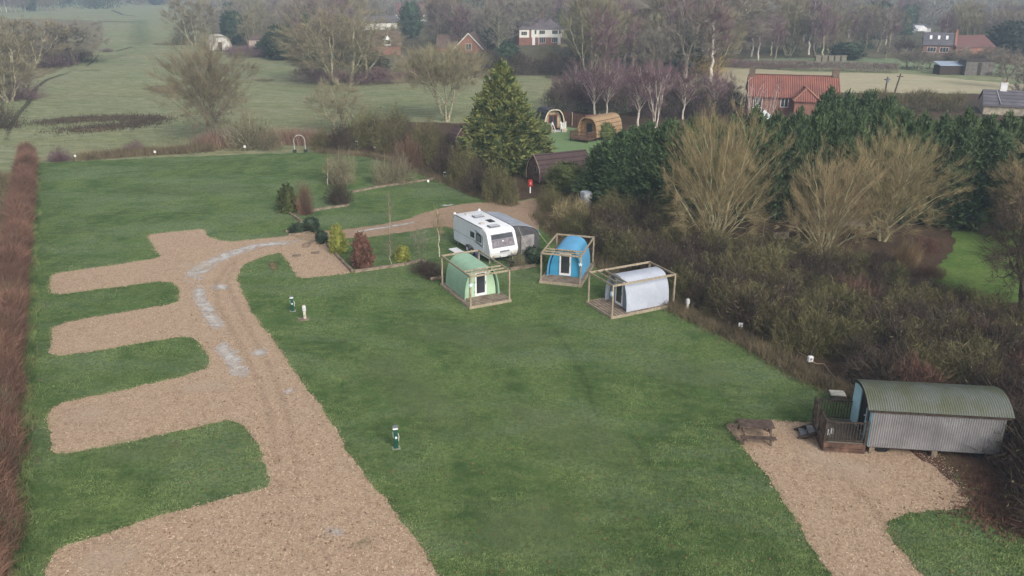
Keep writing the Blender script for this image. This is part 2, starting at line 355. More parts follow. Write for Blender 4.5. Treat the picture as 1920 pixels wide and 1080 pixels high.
GRAV_PX = [(95, 514), (95, 556), (300, 528), (325, 530), (337, 545), (334, 566), (300, 575), (97, 610), (92, 672), (345, 632), (372, 640), (392, 668), (395, 690), (330, 710), (92, 762), (95, 862),
           (420, 789), (455, 797), (478, 830), (508, 895), (500, 918), (300, 967), (110, 1030), (88, 1065), (60, 1180), (300, 1500), (1250, 1500), (950, 1200), (825, 1078), (760, 990), (700, 912), (672, 872), (640, 825),
           (600, 765), (556, 700), (515, 645), (470, 580), (450, 545), (446, 520), (455, 500), (485, 484), (528, 473), (557, 524), (662, 513), (613, 460), (605, 450), (640, 446), (650, 438), (560, 441), (440, 454), (410, 451),
           (392, 444), (382, 430), (273, 441), (290, 468), (302, 480), (290, 487)]
gravel = px_poly(GRAV_PX)
def chaikin(pts, c=.2):
    out = []
    for i in range(len(pts)):
        a, b = pts[i], pts[(i+1) % len(pts)]; out += [a.lerp(b, c), a.lerp(b, 1-c)]
    return out
GRAV = ragged(chaikin(chaikin(gravel, .1), .12), .14, .06, 21, 4000)
sheet('gravel', GRAV, .040, GRAVEL)
GR2_PX = [(1360, 796), (1440, 789), (1512, 791), (1560, 800), (1700, 800), (1790, 885), (1812, 930), (1810, 955), (1700, 960), (1668, 975), (1662, 1000), (1690, 1035), (1760, 1110), (1900, 1300), (1740, 1320), (1560, 1080), (1500, 990), (1430, 885)]
GRAV2 = ragged(chaikin(px_poly(GR2_PX), .1), .14, .06, 22, 3000)
sheet('gravel_drive', GRAV2, .040, GRAVEL)
TRK_PX = [(590, 455), (650, 448), (700, 444), (770, 436), (830, 424), (850, 430), (960, 470), (1010, 440), (1015, 400), (1008, 371), (960, 380), (895, 381), (860, 384), (800, 397), (765, 412), (700, 424), (650, 430), (600, 435), (555, 441), (560, 450)]
TRACK = ragged(chaikin(px_poly(TRK_PX)), .16, .07, 23)
sheet('track', TRACK, .044, TRACKG)
LIT_PX = [(1640, 778), (1700, 850), (1780, 885), (1815, 950), (1870, 962), (1960, 1000), (2100, 1080), (2100, 800), (1700, 740)]
sheet('leaf_litter', ragged(smooth_poly(px_poly(LIT_PX), 1), .3, .15, 24), .048, layered('red_leaf_litter', (.095, .05, .038), [(.6, .4, .65, (.07, .05, .035), .8, None), (7., .45, .7, (.15, .09, .06), .6, None)]))
def ribbon(name, pts, wd, m, z, dz=0.0):
    """worn strip along surveyed points; attribute fade: 1 in the middle, 0 at the rim"""
    P3 = [G(*p) for p in pts]; out = []; fade = []; fs = []
    q = []
    for i in range(len(P3)-1):
        n = max(1, int((P3[i+1]-P3[i]).length/.5)); q += [P3[i].lerp(P3[i+1], k/n) for k in range(n)]
    q.append(P3[-1]); n = len(q)
    for i, p in enumerate(q):
        d = (q[min(i+1, n-1)]-q[max(i-1, 0)]).normalized(); nr = Vector((-d.y, d.x, 0)); e = min(1, 4*min(i, n-1-i)/max(n-1, 1)+.0)
        ww = wd if not isinstance(wd, tuple) else wd[0]+(wd[1]-wd[0])*i/(n-1)
        for s_, f_ in ((-1, 0), (-.5, .55), (0, .75), (.5, .55), (1, 0)):
            out.append(p+nr*ww*.5*s_); fade.append(f_*e)
    for i in range(n-1):
        for k in range(4): a = i*5+k; fs.append((a, a+1, a+6, a+5))
    me = bpy.data.meshes.new(name); me.from_pydata([(p.x, p.y, 0) for p in out], [], fs); me.materials.append(m)
    at = me.attributes.new('fade', 'FLOAT', 'POINT'); at.data.foreach_set('value', fade)
    o = bpy.data.objects.new(name, me); COL.objects.link(o); o.location.z = z
    return tag(o, kind='structure')
RUT = layered('wheel_ruts', (.27, .185, .125), [(5, .4, .6, (.22, .15, .10), .8, None)], patch=(2.2, .7, 1.4, .16))
WEED = layered('weedy_gravel', (.16, .17, .08), [(5, .4, .6, (.22, .18, .10), .8, None)], patch=(5, .85, 1.3, .5))
zz = [.052]
def rb(name, pts, wd, m):
    zz[0] += .0012; return ribbon(name, pts, wd, m, zz[0])
rb('limestone_patch', [(600, 443), (545, 455), (480, 462), (430, 478), (385, 498), (362, 520), (372, 545)], (1.5, 2.6), CHALK)
rb('limestone_patch', [(372, 520), (375, 560), (400, 600), (430, 640)], 1.3, CHALK)
rb('limestone_patch', [(405, 635), (430, 665), (450, 700), (462, 725)], 1.5, CHALK)
rb('limestone_patch', [(520, 737), (540, 736), (562, 735)], 1.0, CHALK)
rb('limestone_patch', [(475, 745), (500, 748)], .9, CHALK)
rb('limestone_patch', [(470, 655), (505, 670)], 1.2, CHALK)
rb('limestone_patch', [(395, 535), (430, 545)], 1.6, CHALK)
rb('limestone_patch', [(640, 440), (700, 431), (760, 421), (800, 415)], .8, CHALK)
rb('limestone_patch', [(820, 388), (858, 384)], .8, CHALK)
rb('limestone_patch', [(600, 985), (625, 1000), (640, 1020)], 1.0, CHALK)
for dx in (-16, 17):
    rb('wheel_rut', [(560+dx, 1075), (545+dx, 900), (520+dx, 770), (490+dx, 690), (450+dx, 620), (425+dx, 570), (415+dx*.6, 530), (440+dx*.3, 490), (520, 458+dx*.3), (600, 446+dx*.2)], .55, RUT)
rb('wheel_rut', [(1720, 1060), (1640, 960), (1580, 890), (1540, 850)], .6, RUT)
for q_ in ([(560, 930), (585, 925)], [(1230, 1005), (1245, 1008)], [(1490, 870), (1530, 885)], [(1610, 985), (1640, 1000)], [(300, 845), (360, 830)], [(660, 1010), (700, 1030)], [(200, 545), (240, 540)]): rb('weed_patch', q_, 1.2, WEED)
rb('bleached_gravel', [(100, 800), (160, 780), (230, 770)], 4, DUST)
rb('bleached_gravel', [(300, 735), (400, 725), (470, 730)], 3, DUST)
rb('bleached_gravel', [(100, 1070), (200, 1050), (300, 1060)], 4, DUST)
rb('bleached_gravel', [(300, 500), (420, 500)], 3, DUST)
rb('bleached_gravel', [(1450, 830), (1600, 880), (1700, 930)], 4, DUST)
rb('footpath', [(1000, 575), (1040, 620), (1075, 670), (1100, 720), (1120, 790), (1150, 860)], .55, TRAIL)
rb('footpath', [(1180, 800), (1230, 900), (1260, 1000)], .6, TRAIL)
rb('pale_grass', [(100, 437), (150, 434), (200, 428)], 3.0, PALEGR)
rb('pale_grass', [(120, 318), (180, 312)], 3.0, PALEGR)
rb('pale_grass', [(690, 350), (760, 350), (860, 350)], 3, PALEGR)
rb('pale_grass', [(680, 465), (760, 465), (830, 455)], 6, PALEGR)
rb('pale_grass', [(700, 600), (900, 640), (1100, 620)], 5, PALEGR)
rb('pale_grass', [(1180, 700), (1300, 700), (1400, 720)], 5, PALEGR)
rb('pale_grass', [(700, 640), (800, 760), (900, 850)], 5, PALEGR)
rb('pale_grass', [(900, 760), (1050, 800), (1200, 900)], 6, PALEGR)
rb('pale_grass', [(850, 1000), (1000, 980), (1150, 1040)], 5, PALEGR)
rb('pale_grass', [(200, 350), (350, 360), (500, 350)], 7, PALEGR)
rb('pale_grass', [(150, 860), (250, 850), (400, 830)], 3, PALEGR)
rb('pale_grass', [(640, 295), (700, 300), (690, 330)], 6, PALEGR)
rb('bare_patch', [(495, 505), (530, 500)], 3, TUSSOCK)
rb('ditch_line', [(2, 275), (14, 262), (18, 238), (36, 212), (52, 195), (68, 165), (88, 150), (130, 136), (140, 130)], .9, DITCH)
rb('ditch_line', [(160, 126), (172, 118), (182, 108)], .8, DITCH)
rb('ditch_line', [(150, 133), (190, 132)], .8, DITCH)
rb('ditch_line', [(215, 97), (250, 88)], 1.2, DITCH)
rb('ditch_line', [(208, 18), (230, 28), (265, 32)], 2.5, DITCH)
rb('green_strip', [(262, 30), (262, 70), (270, 110)], 12, GREENSTRIP)
rb('green_strip', [(120, 120), (180, 115), (220, 100)], 12, GREENSTRIP)
rb('green_strip', [(330, 120), (420, 122), (520, 130)], 9, GREENSTRIP)
rb('tussock_patch', [(75, 232), (140, 225), (200, 222), (290, 220)], 8, TUSSOCK)
rb('tussock_patch', [(110, 246), (180, 244), (250, 234)], 6, TUSSOCK)
rb('tussock_patch', [(180, 40), (250, 42)], 14, TUSSOCK)
rb('tussock_patch', [(470, 150), (520, 152)], 5, TUSSOCK)
rb('tussock_patch', [(280, 160), (350, 180)], 9, TUSSOCK)
rb('tussock_patch', [(290, 85), (330, 82)], 12, TUSSOCK)
# ------------------------------------------------------------------ vegetation generators
def perp(D):
    A = np.cross(D, np.array([0, 0, 1.0])); n = np.linalg.norm(A, axis=1, keepdims=True)
    A = np.where(n < 1e-3, np.array([[1.0, 0, 0]]), A/np.maximum(n, 1e-9)); return A, np.cross(D, A)
def seg_mesh(segs, name, m, parent, sides=4):
    s = np.array(segs); A = s[:, :3]; B = s[:, 3:6]; D = B-A; D = D/np.maximum(np.linalg.norm(D, axis=1, keepdims=True), 1e-6)
    U, W = perp(D); n = len(s); V = np.zeros((n, 2*sides, 3))
    for k in range(sides):
        o = U*math.cos(2*PI*k/sides)+W*math.sin(2*PI*k/sides)
        V[:, k] = A-D*s[:, 6:7]*.3+o*s[:, 6:7]; V[:, sides+k] = B+o*s[:, 7:8]
    b = np.arange(n)[:, None]*2*sides
    Q = np.concatenate([b+np.array([[k, (k+1) % sides, sides+(k+1) % sides, sides+k]]) for k in range(sides)])
    return npmesh(name, V.reshape(-1, 3), quads=Q, m=m, parent=parent)
def twig_tris(base, dirn, length, width, rng, bend=.25):
    """curved twigs: one quad and one tip triangle each"""
    n = len(base); D = dirn/np.maximum(np.linalg.norm(dirn, axis=1, keepdims=True), 1e-6)
    U, W = perp(D); a = rng.uniform(0, 2*PI, (n, 1)); S_ = U*np.cos(a)+W*np.sin(a)
    K = rng.normal(0, bend, (n, 3)); L = length[:, None]; w2 = width[:, None]/2
    mid = base+(D+K*.35)*L*.5; tip = base+(D+K)*L
    V = np.stack([base-S_*w2, base+S_*w2, mid+S_*w2*.7, mid-S_*w2*.7, tip], 1)
    b = np.arange(n)[:, None]*5
    return V.reshape(-1, 3), b+np.array([[0, 1, 2, 3]]), b+np.array([[3, 2, 4]])
def gen_tree(seed, h, rad, trunk_h, K=140, tip=.012, stems=1, spread=.3, zc=None, rz_=None, twigs=7, tl=.7, tw=.02, bark='grey', leaf='grey',
             upb=.35, flat_top=0.0, leader=False, keep=None, frac=.42, name='tree', fan=False, lat=.75, rnd=.5, jit=.025, cz=.6, thk=2.0):
    rng = np.random.default_rng(seed); keep = keep or bark
    zlo = trunk_h; zc = zc or (h+zlo)/2; rv = rz_ or (h-zlo)/2*.97
    T = rng.normal(size=(K*3, 3)); T /= np.linalg.norm(T, axis=1, keepdims=True); r = rng.uniform(0, 1, (K*3, 1))**.42
    ph = rng.uniform(0, 6.28, 6)
    lob = 1+.16*np.sin(3*np.arctan2(T[:, 1], T[:, 0])+ph[0])+.10*np.sin(5*np.arctan2(T[:, 1], T[:, 0])+ph[1]+4*T[:, 2])+rng.normal(0, .05, K*3)
    T = T*r*lob[:, None]
    if fan: # vase: narrow at the base, widest in the upper third
        z = (T[:, 2]+1)/2; T[:, :2] *= (.35+1.0*np.clip(z, 0, 1)**.7)[:, None]*.85
    T = T*np.array([rad, rad, rv])+np.array([0, 0, zc]); T = T[T[:, 2] > zlo*.8+.1][:K]
    big = []; small = []; tips = []
    def path(a, d0, b, r0, r1, n=3):
        c = a+d0*np.linalg.norm(b-a)*.45; prev = a; pts = []
        for i in range(1, n+1):
            t = i/n; p = (1-t)**2*a+2*t*(1-t)*c+t*t*b
            if i < n: p = p+rng.normal(0, jit, 3)*np.linalg.norm(b-a)
            ra = r0+(r1-r0)*(i-1)/n; rb_ = r0+(r1-r0)*t
            (big if ra > tip*thk else small).append([*prev, *p, ra, rb_]); prev = p; pts.append(p)
        d = pts[-1]-(pts[-2] if n > 1 else a); return pts, d/max(np.linalg.norm(d), 1e-6)
    def grow(pos, d, idx, r, lv):
        n = len(idx)
        if n <= 2 or lv > 9:
            for i in idx:
                pts, dd = path(pos, d, T[i], min(r, tip*1.6), tip*.6, 3)
                tips.append((pts[0], dd, .75)); tips.append((pts[1], dd, .9)); tips.append((pts[2], dd, 1.0))
            return
        X = T[idx]-pos; X = X/np.maximum(np.linalg.norm(X, axis=1, keepdims=True), 1e-6)
        k = 2 if n < 14 or rng.random() < .6 else 3; C = X[rng.choice(n, k, replace=False)]
        for _ in range(4):
            lab = np.argmax(X@C.T, 1)
            for j in range(k):
                if (lab == j).any(): c = X[lab == j].mean(0); C[j] = c/max(np.linalg.norm(c), 1e-6)
        for j in range(k):
            sub = idx[lab == j]
            if len(sub) == 0: continue
            c = T[sub].mean(0); rr = max(tip*math.sqrt(len(sub)), tip)
            newp = pos+(c-pos)*(frac if n > 6 else .5); newp[2] += upb*.12*np.linalg.norm(c-pos)
            rr0 = min(r*.95, rr*1.15)
            pts, dd = path(pos, d*.75, newp, rr0, rr, 3)
            grow(newp, dd, sub, rr, lv+1)
    idx = np.arange(len(T)); R0 = tip*math.sqrt(len(T))*1.15
    if leader:
        angT = np.arctan2(T[:, 1], T[:, 0]); a0 = rng.uniform(0, 2*PI)
        sect = (((angT-a0) % (2*PI))/(2*PI)*stems).astype(int) % stems
        for s_ in range(stems):
            a = a0+(s_+.5)*2*PI/stems; mult = stems > 1; hs = h*(rng.uniform(.80, .97) if mult else .93)
            o = np.array([math.cos(a), math.sin(a), 0])*(spread*rng.uniform(.4, 1) if mult else 0)
            top = np.array([math.cos(a), math.sin(a), 0])*(rad*rng.uniform(.25, .5) if mult else .05*h*rng.uniform(-1, 1))+np.array([0, 0, hs])
            own = idx[sect == s_] if mult else idx; R1 = max(tip*math.sqrt(len(own))*1.15, tip*2); nn = 12; pts = []; p = o.copy(); wob_ = rng.normal(0, .010*h, (nn, 2))
            if mult: big.append([0, 0, .02, *o, R1*.9, R1*.9])
            for i in range(1, nn+1):
                t = i/nn; q = o+(top-o)*np.array([t**1.3, t**1.3, t])+np.array([*(wob_[i-1]*(1 if i < nn else 0)), 0])
                big.append([*p, *q, max(R1*(1-(i-1)/nn*.93), tip), max(R1*(1-t*.93), tip*.8)]); p = q; pts.append(q)
            if len(own) == 0: continue
            P_ = np.array(pts); hd = np.linalg.norm(T[own, :2]-o[:2], axis=1); att = np.clip(T[own, 2]-lat*hd*.8-.2, max(trunk_h, .12*h), hs*.92)
            lev = np.clip((att/hs*nn).astype(int)-1, 0, nn-1)
            for l_ in range(nn):
                sub = own[lev == l_]
                if len(sub) == 0: continue
                ng = 3 if len(sub) > 5 else 1; ang = np.arctan2(T[sub, 1]-pts[l_][1], T[sub, 0]-pts[l_][0]); gl_ = ((ang+PI+l_*1.3) % (2*PI)/(2*PI)*ng).astype(int) % ng
                for q in range(ng):
                    s2 = sub[gl_ == q]
                    if len(s2): c = T[s2].mean(0)-pts[l_]; c = c/max(np.linalg.norm(c), 1e-6); grow(pts[l_], c, s2, tip*math.sqrt(len(s2)), 1)
    else:
        for s_ in range(stems):
            if stems > 1:
                a = 2*PI*s_/stems+rng.uniform(-.3, .3); o = np.array([math.cos(a), math.sin(a), 0])*spread*rng.uniform(.4, 1)
                ang = np.arctan2(T[:, 1], T[:, 0]); lab = ((ang-a+PI/stems) % (2*PI)) < 2*PI/stems
                lab = lab if stems > 1 else np.ones(len(T), bool); sub = idx[lab]
                if len(sub) == 0: continue
                c = T[sub].mean(0); rs = tip*math.sqrt(len(sub))*1.1
                b = o*1.5+np.array([c[0]*.12, c[1]*.12, max(trunk_h, .3)]); big.append([0, 0, .0, *o, rs*1.2, rs*1.2]); path(o, np.array([0, 0, 1.]), b, rs*1.2, rs, 2)
                dd = c-b; dd /= np.linalg.norm(dd); grow(b, dd*.6+np.array([0, 0, .4]), sub, rs, 1)
            else:
                b = np.array([rng.normal(0, .03)*h, rng.normal(0, .03)*h, trunk_h]); path(np.zeros(3), np.array([0, 0, 1.]), b, R0*1.35, R0, 3)
                grow(b, np.array([0, 0, 1.]), idx, R0, 0)
    root = bpy.data.objects.new(name, None)
    COL.objects.link(root); root.empty_display_size = .2
    if big: seg_mesh(big, 'trunk', BK[bark], root, 5)
    # twigs
    tb = np.array([t[0] for t in tips]); td = np.array([t[1] for t in tips]); ts = np.array([t[2] for t in tips])
    n = len(tb); rep = twigs; B = np.repeat(tb, rep, 0); D = np.repeat(td, rep, 0)
    cen = np.array([0, 0, zc*cz]); out = B-cen; out /= np.maximum(np.linalg.norm(out, axis=1, keepdims=True), 1e-6)
    D = D*.7+out*.5+rng.normal(0, rnd, D.shape)+np.array([0, 0, upb]); L = rng.uniform(.5, 1.2, len(B))*tl*np.repeat(ts, rep)
    B = B+rng.normal(0, .12*tl, B.shape)
    V, Q, Tt = twig_tris(B, D, L, np.full(len(B), tw)*rng.uniform(.6, 1.3, len(B)), rng)
    if small:
        s = np.array(small); A = s[:, :3]; E = s[:, 3:6]; Dd = E-A; Dd /= np.maximum(np.linalg.norm(Dd, axis=1, keepdims=True), 1e-6); U, W = perp(Dd)
        vv = []
        for k in range(3):
            o = U*math.cos(2*PI*k/3)+W*math.sin(2*PI*k/3); vv.append(A+o*s[:, 6:7])
        for k in range(3):
            o = U*math.cos(2*PI*k/3)+W*math.sin(2*PI*k/3); vv.append(E+o*s[:, 7:8])
        VV = np.stack(vv, 1).reshape(-1, 3); off = len(V); b = off+np.arange(len(s))[:, None]*6
        Q = np.concatenate([Q]+[b+np.array([[k, (k+1) % 3, 3+(k+1) % 3, 3+k]]) for k in range(3)]); V = np.concatenate([V, VV])
    npmesh('crown', V, quads=Q, tris=Tt, m=TW[leaf], parent=root)
    root['_h'] = h; root['_r'] = rad
    return root
def gen_bush(seed, h, rad, n=2600, tl=.5, tw=.02, leaf='brown', name='bush', up=.5, leaves=0, leafcol=None, stems=26, bark='dark', shell_=.45, zmin=.0, box=None):
    rng = np.random.default_rng(seed); root = bpy.data.objects.new(name, None); COL.objects.link(root); root.empty_display_size = .2
    d = rng.normal(size=(n, 3)); d[:, 2] = np.abs(d[:, 2]); d /= np.linalg.norm(d, axis=1, keepdims=True)
    a = np.arctan2(d[:, 1], d[:, 0]); ph = rng.uniform(0, 6.28, 4)
    lob = 1+.16*np.sin(3*a+ph[0])+.13*np.sin(4*a+ph[1]+5*d[:, 2])+.10*np.sin(7*d[:, 2]+ph[2])
    r = rng.uniform(0, 1, n)**shell_*lob
    p = d*r[:, None]*np.array([rad, rad, h*.95]); p[:, 2] = np.maximum(p[:, 2], zmin)
    D = d*np.array([.7, .7, .5])+rng.normal(0, .45, (n, 3))+np.array([0, 0, up])
    V, Q, T = twig_tris(p-D*tl*.3, D, rng.uniform(.5, 1.2, n)*tl, tw*rng.uniform(.6, 1.4, n), rng)
    # arching stems from the ground
    segs = []
    for i in range(stems):
        k = rng.integers(n); e = p[k]*rng.uniform(.8, 1.05); o = np.array([*rng.normal(0, rad*.22, 2), 0]); c = o*.6+e*.4; c[2] = e[2]*.75; prev = o; segs.append([0, 0, .02, *(o+np.array([0, 0, .02])), .03, .03])
        for j in range(1, 5):
            t = j/4; q = (1-t)**2*o+2*t*(1-t)*c+t*t*e; segs.append([*prev, *q, .03*(1-.75*(j-1)/4)*h/3+.004, .03*(1-.75*t)*h/3+.004]); prev = q
    seg_mesh(segs, 'stem', BK[bark], root, 3)
    npmesh('twigs', V, quads=Q, tris=T, m=TW[leaf], parent=root)
    if leaves:
        k = rng.integers(0, n, leaves); pp = p[k]+rng.normal(0, .08, (leaves, 3)); DD = rng.normal(0, 1, (leaves, 3))+np.array([0, 0, .5])
        V2, Q2, T2 = twig_tris(pp, DD, rng.uniform(.1, .22, leaves), rng.uniform(.05, .1, leaves), rng)
        npmesh('foliage', V2, quads=Q2, tris=T2, m=TW[leafcol], parent=root)
    root['_h'] = h; root['_r'] = rad
    return root
def gen_conifer(seed, h, rad, plumes=1500, leaf='conifer', name='conifer', prof=None, pl=.8, pw=.34, droop=.15, core=True, trunk=True, zb=.02, blades=12):
    """dense evergreen: an opaque leafy core and many plumes of narrow sprays pointing out and up"""
    rng = np.random.default_rng(seed); root = bpy.data.objects.new(name, None); COL.objects.link(root); root.empty_display_size = .2
    prof = prof or (lambda t: (1-t)**.75*(1-.25*np.exp(-((t)/.06))))
    ph = rng.uniform(0, 6.28, 6)
    def R_(t, a): return rad*prof(t)*(1+.10*np.sin(3*a+ph[0]+4*t)+.08*np.sin(5*a+ph[1]-9*t)+.06*np.sin(9*a+ph[2]+23*t)+.05*np.sin(31*t+ph[3]))
    # area-weighted heights
    tt = np.linspace(0.0, .995, 200); wgt = prof(tt)+.08; cdf = np.cumsum(wgt); cdf /= cdf[-1]
    t = np.interp(rng.uniform(0, 1, plumes), cdf, tt); a = rng.uniform(0, 2*PI, plumes)
    rr = R_(t, a)*rng.uniform(.70, 1.10, plumes)
    p = np.stack([np.cos(a)*rr, np.sin(a)*rr, h*(zb+t*(1-zb)*.97)], 1); out = np.stack([np.cos(a), np.sin(a), np.zeros(plumes)], 1)
    d = out*(1-.65*t[:, None])+np.array([0, 0, 1.])*(.15+.9*t[:, None]-droop)+rng.normal(0, .28, (plumes, 3)); d /= np.linalg.norm(d, axis=1, keepdims=True)
    sc = rng.uniform(.6, 1.25, plumes)*(1-.35*t)
    nb = blades; f = np.tile(np.linspace(0, .85, nb), plumes); B0 = np.repeat(p, nb, 0); DD = np.repeat(d, nb, 0); SS = np.repeat(sc, nb)
    U, W = perp(DD); side = np.where(np.arange(plumes*nb) % 2 == 0, 1, -1)[:, None]; ra = np.repeat(rng.uniform(-.9, .9, plumes), nb)[:, None]
    L = U*np.cos(ra)+W*np.sin(ra)
    B = B0+DD*(f*SS*pl)[:, None]-DD*(SS*pl*.35)[:, None]
    bd = DD*.75+L*side*(.75-.4*f)[:, None]+rng.normal(0, .18, B.shape)
    V, Q, T = twig_tris(B, bd, SS*pl*.42*(1-.35*f)*rng.uniform(.7, 1.2, len(B)), SS*pw*.36*rng.uniform(.6, 1.2, len(B)), rng, .15)
    if trunk:
        seg_mesh([[0, 0, 0, 0, 0, h*.5, rad*.07+.04, rad*.04+.02], [0, 0, h*.5, 0, 0, h*.93, rad*.04+.02, .02]], 'trunk', BK['dark'], root, 6)
    if core:
        nt_, na = 30, 26; TT, AA = np.meshgrid(np.linspace(0, 1, nt_), np.linspace(0, 2*PI, na, endpoint=False), indexing='ij')
        rc = np.maximum(R_(np.minimum(TT, .995), AA)*.80*(1+rng.normal(0, .06, TT.shape)), .01); Z = h*(zb+TT*(1-zb)*.93)+rng.normal(0, .01*h, TT.shape)
        C = np.stack([np.cos(AA)*rc, np.sin(AA)*rc, Z], -1).reshape(-1, 3); off = len(V); i = np.arange(nt_-1)[:, None]*na; j = np.arange(na)[None, :]
        q = np.stack([i+j, i+(j+1) % na, i+na+(j+1) % na, i+na+j], -1).reshape(-1, 4)+off
        V = np.concatenate([V, C]); Q = np.concatenate([Q, q])
    npmesh('crown', V, quads=Q, tris=T, m=TW[leaf], parent=root)
    root['_h'] = h; root['_r'] = rad
    return root
USED = set()
def put(proto, loc, label, cat, h=None, r=None, group=None, rz=None, name=None):
    """place a prototype (first use) or a copy of it with its parts, scaled to the wanted height and crown radius"""
    if proto.get('_used'): o = copy_tree(proto)
    else: o = proto; o['_used'] = 1
    if name: o.name = name
    h0, r0 = proto['_h'], proto['_r']; sz = (h or h0)/h0; sr = (r or r0*sz)/r0
    o.location = loc; o.scale = (sr, sr, sz); o.rotation_euler = (0, 0, random.uniform(0, 2*PI) if rz is None else rz)
    for k in ('label', 'category', 'group', 'kind'):
        if k in o: del o[k]
    tag(o, label, cat, group); return o
def putpx(proto, base, ytop, wpx, label, cat, group=None, name=None, rz=None):
    g = G(*base); hh = HT(base[0], base[1], ytop); r = wpx/2*M_PER_PX(base[0], (base[1]+ytop)/2 if False else base[1])
    return put(proto, g, label, cat, max(hh, .2), r, group, rz, name)
def blades(name, X, Y, h, wd, m, seed=1, lean=.35, label=None, kind='stuff', cat=None, z0=.03):
    rng = np.random.default_rng(seed); n = len(X); B = np.stack([X, Y, np.full(n, z0)], 1)
    D = rng.normal(0, lean, (n, 3)); D[:, 2] = 1
    V, Q, T = twig_tris(B, D, h*rng.uniform(.6, 1.3, n), wd*rng.uniform(.7, 1.3, n), rng)
    o = npmesh(name, V, quads=Q, tris=T, m=m); return tag(o, label, cat, kind=kind)
def scatter_poly(poly, n, rng, bias=0):
    xs = [p[0] for p in poly]; ys = [p[1] for p in poly]; X = rng.uniform(min(xs), max(xs), n); Y = rng.uniform(min(ys), max(ys), n)
    k = inpoly(X, Y, poly); return X[k], Y[k]
# ------------------------------------------------------------------ vegetation prototypes
FG = [gen_tree(100+i, 13, 4.6+.4*(i % 3), 2.6, K=150, tip=.024, twigs=9, tl=1.25, tw=.055, bark=('grey', 'pale')[i % 2], leaf='grey', upb=.5, rnd=.35, leader=i % 2 == 1) for i in range(5)]
FP = [gen_tree(120+i, 13, 3.2, 3.5, K=120, tip=.024, twigs=10, tl=1.1, tw=.05, rnd=.35, bark=('grey', 'pale', 'birch')[i], leaf='purple', upb=.3, leader=True) for i in range(3)]
FO = [gen_tree(130+i, 12, 4.6, 1.2, K=190, tip=.022, twigs=10, tl=1.4, tw=.055, bark='pale', leaf='ochre', upb=.7, rnd=.3, stems=5, spread=.8) for i in range(2)]
ROUND = lambda t: np.sqrt(np.maximum(1-((t-.42)/.6)**2, .02))
FE = [gen_conifer(140+i, 12, 4.2, 620, 'dkgreen', prof=ROUND, pl=1.5, pw=1.1, blades=9, zb=.08) for i in range(3)]
FB = [gen_bush(150+i, 4.5, 3.2, 1500, tl=1.0, tw=.05, leaf=l_, name='bush', up=.6, stems=16) for i, l_ in enumerate(('brown', 'olive', 'purple', 'grey'))]
FSP = gen_conifer(148, 12, 3.2, 700, 'hedgegreen', pl=1.3, pw=.8, blades=9)
SB = [gen_bush(170+i, 2.6, 1.6, 3000, tl=.6, tw=.024, leaf=l_, name='bush', up=.5, leaves=lv, leafcol='olive', stems=44, bark=('dark', 'grey', 'pale')[i % 3]) for i, (l_, lv) in enumerate((('brown', 200), ('olive', 900), ('olive', 500), ('brown', 0), ('brown', 100), ('olive', 1300)))]
SR = [gen_bush(180+i, 2.6, 1.7, 3000, tl=.6, tw=.022, leaf=l_, name='bush', up=.55, stems=30) for i, l_ in enumerate(('red', 'purple', 'tan'))]
SOC = [gen_bush(185+i, 3.2, 1.7, 2400, tl=.8, tw=.02, leaf='ochre', name='bush', up=1.0, stems=40, bark='pale', leaves=250, leafcol='mid') for i in range(2)]
CY = [gen_conifer(200+i, 8.6, 2.3, 1500, 'hedgegreen', name='cypress', prof=lambda t: (1-t**2.6)**.8*(.93+.07*np.sin(9*t)), pl=1.25, pw=.50, droop=-.05, blades=12) for i in range(4)]
def T1(proto, base, top, w_, label, cat='tree', group=None, name=None): return putpx(proto, base, top, w_, label, cat, group, name)
# --- the specimen trees
bigc = gen_conifer(11, 11.2, 4.2, 2600, 'conifer', name='conifer', prof=lambda t: np.minimum(1.0, (1-t)**.78*1.12)*(1-.22*np.exp(-(t/.07))), pl=1.6, pw=.55, droop=.0, blades=14)
put(bigc, G(942, 318), 'tall cone-shaped evergreen conifer beside the small timber pod lawn', 'conifer')
A_ = gen_tree(21, 10.6, 4.2, .4, K=620, tip=.0095, stems=5, spread=.6, twigs=11, tl=.9, tw=.015, bark='green', leaf='tan', upb=.35, zc=5.0, rz_=5.1, name='willow', frac=.42, rnd=.20, jit=.012, cz=.35, thk=1.7, leader=True, lat=1.35)
put(A_, G(1338, 468), 'tall multi-stemmed fan-shaped willow behind the grey pod, the tallest of the three', 'tree', h=11.0, r=4.1)
B_ = gen_tree(22, 7.6, 3.9, .4, K=400, tip=.0095, stems=4, spread=.5, twigs=11, tl=.8, tw=.015, bark='green', leaf='tan', upb=.3, zc=3.8, rz_=3.7, name='willow', frac=.42, rnd=.24, jit=.015, cz=.3, thk=1.7, leader=True, lat=1.1)
put(B_, G(1543, 484), 'bare multi-stemmed tree in front of the garden shelter roof', 'tree', h=8.0, r=3.6)
C_ = gen_tree(23, 7.8, 4.6, .6, K=600, tip=.0095, stems=3, spread=.4, twigs=11, tl=.8, tw=.015, bark='green', leaf='tan', upb=.45, zc=4.4, rz_=3.6, name='willow', frac=.42, rnd=.24, jit=.015, cz=.35, thk=1.7, leader=True, lat=.95)
put(C_, G(1655, 452), 'wide orange-brown bare tree left of the small paddock lawn', 'tree', h=8.2, r=4.5)
D_ = gen_tree(24, 8, 4.0, 1.2, K=420, tip=.014, stems=3, spread=.4, twigs=8, tl=.9, tw=.018, bark='dark', leaf='brown', upb=.5, name='tree', rnd=.3)
put(D_, G(1925, 600), 'dark bare tree at the right edge beside the paddock lawn', 'tree', h=8.2, r=3.8)
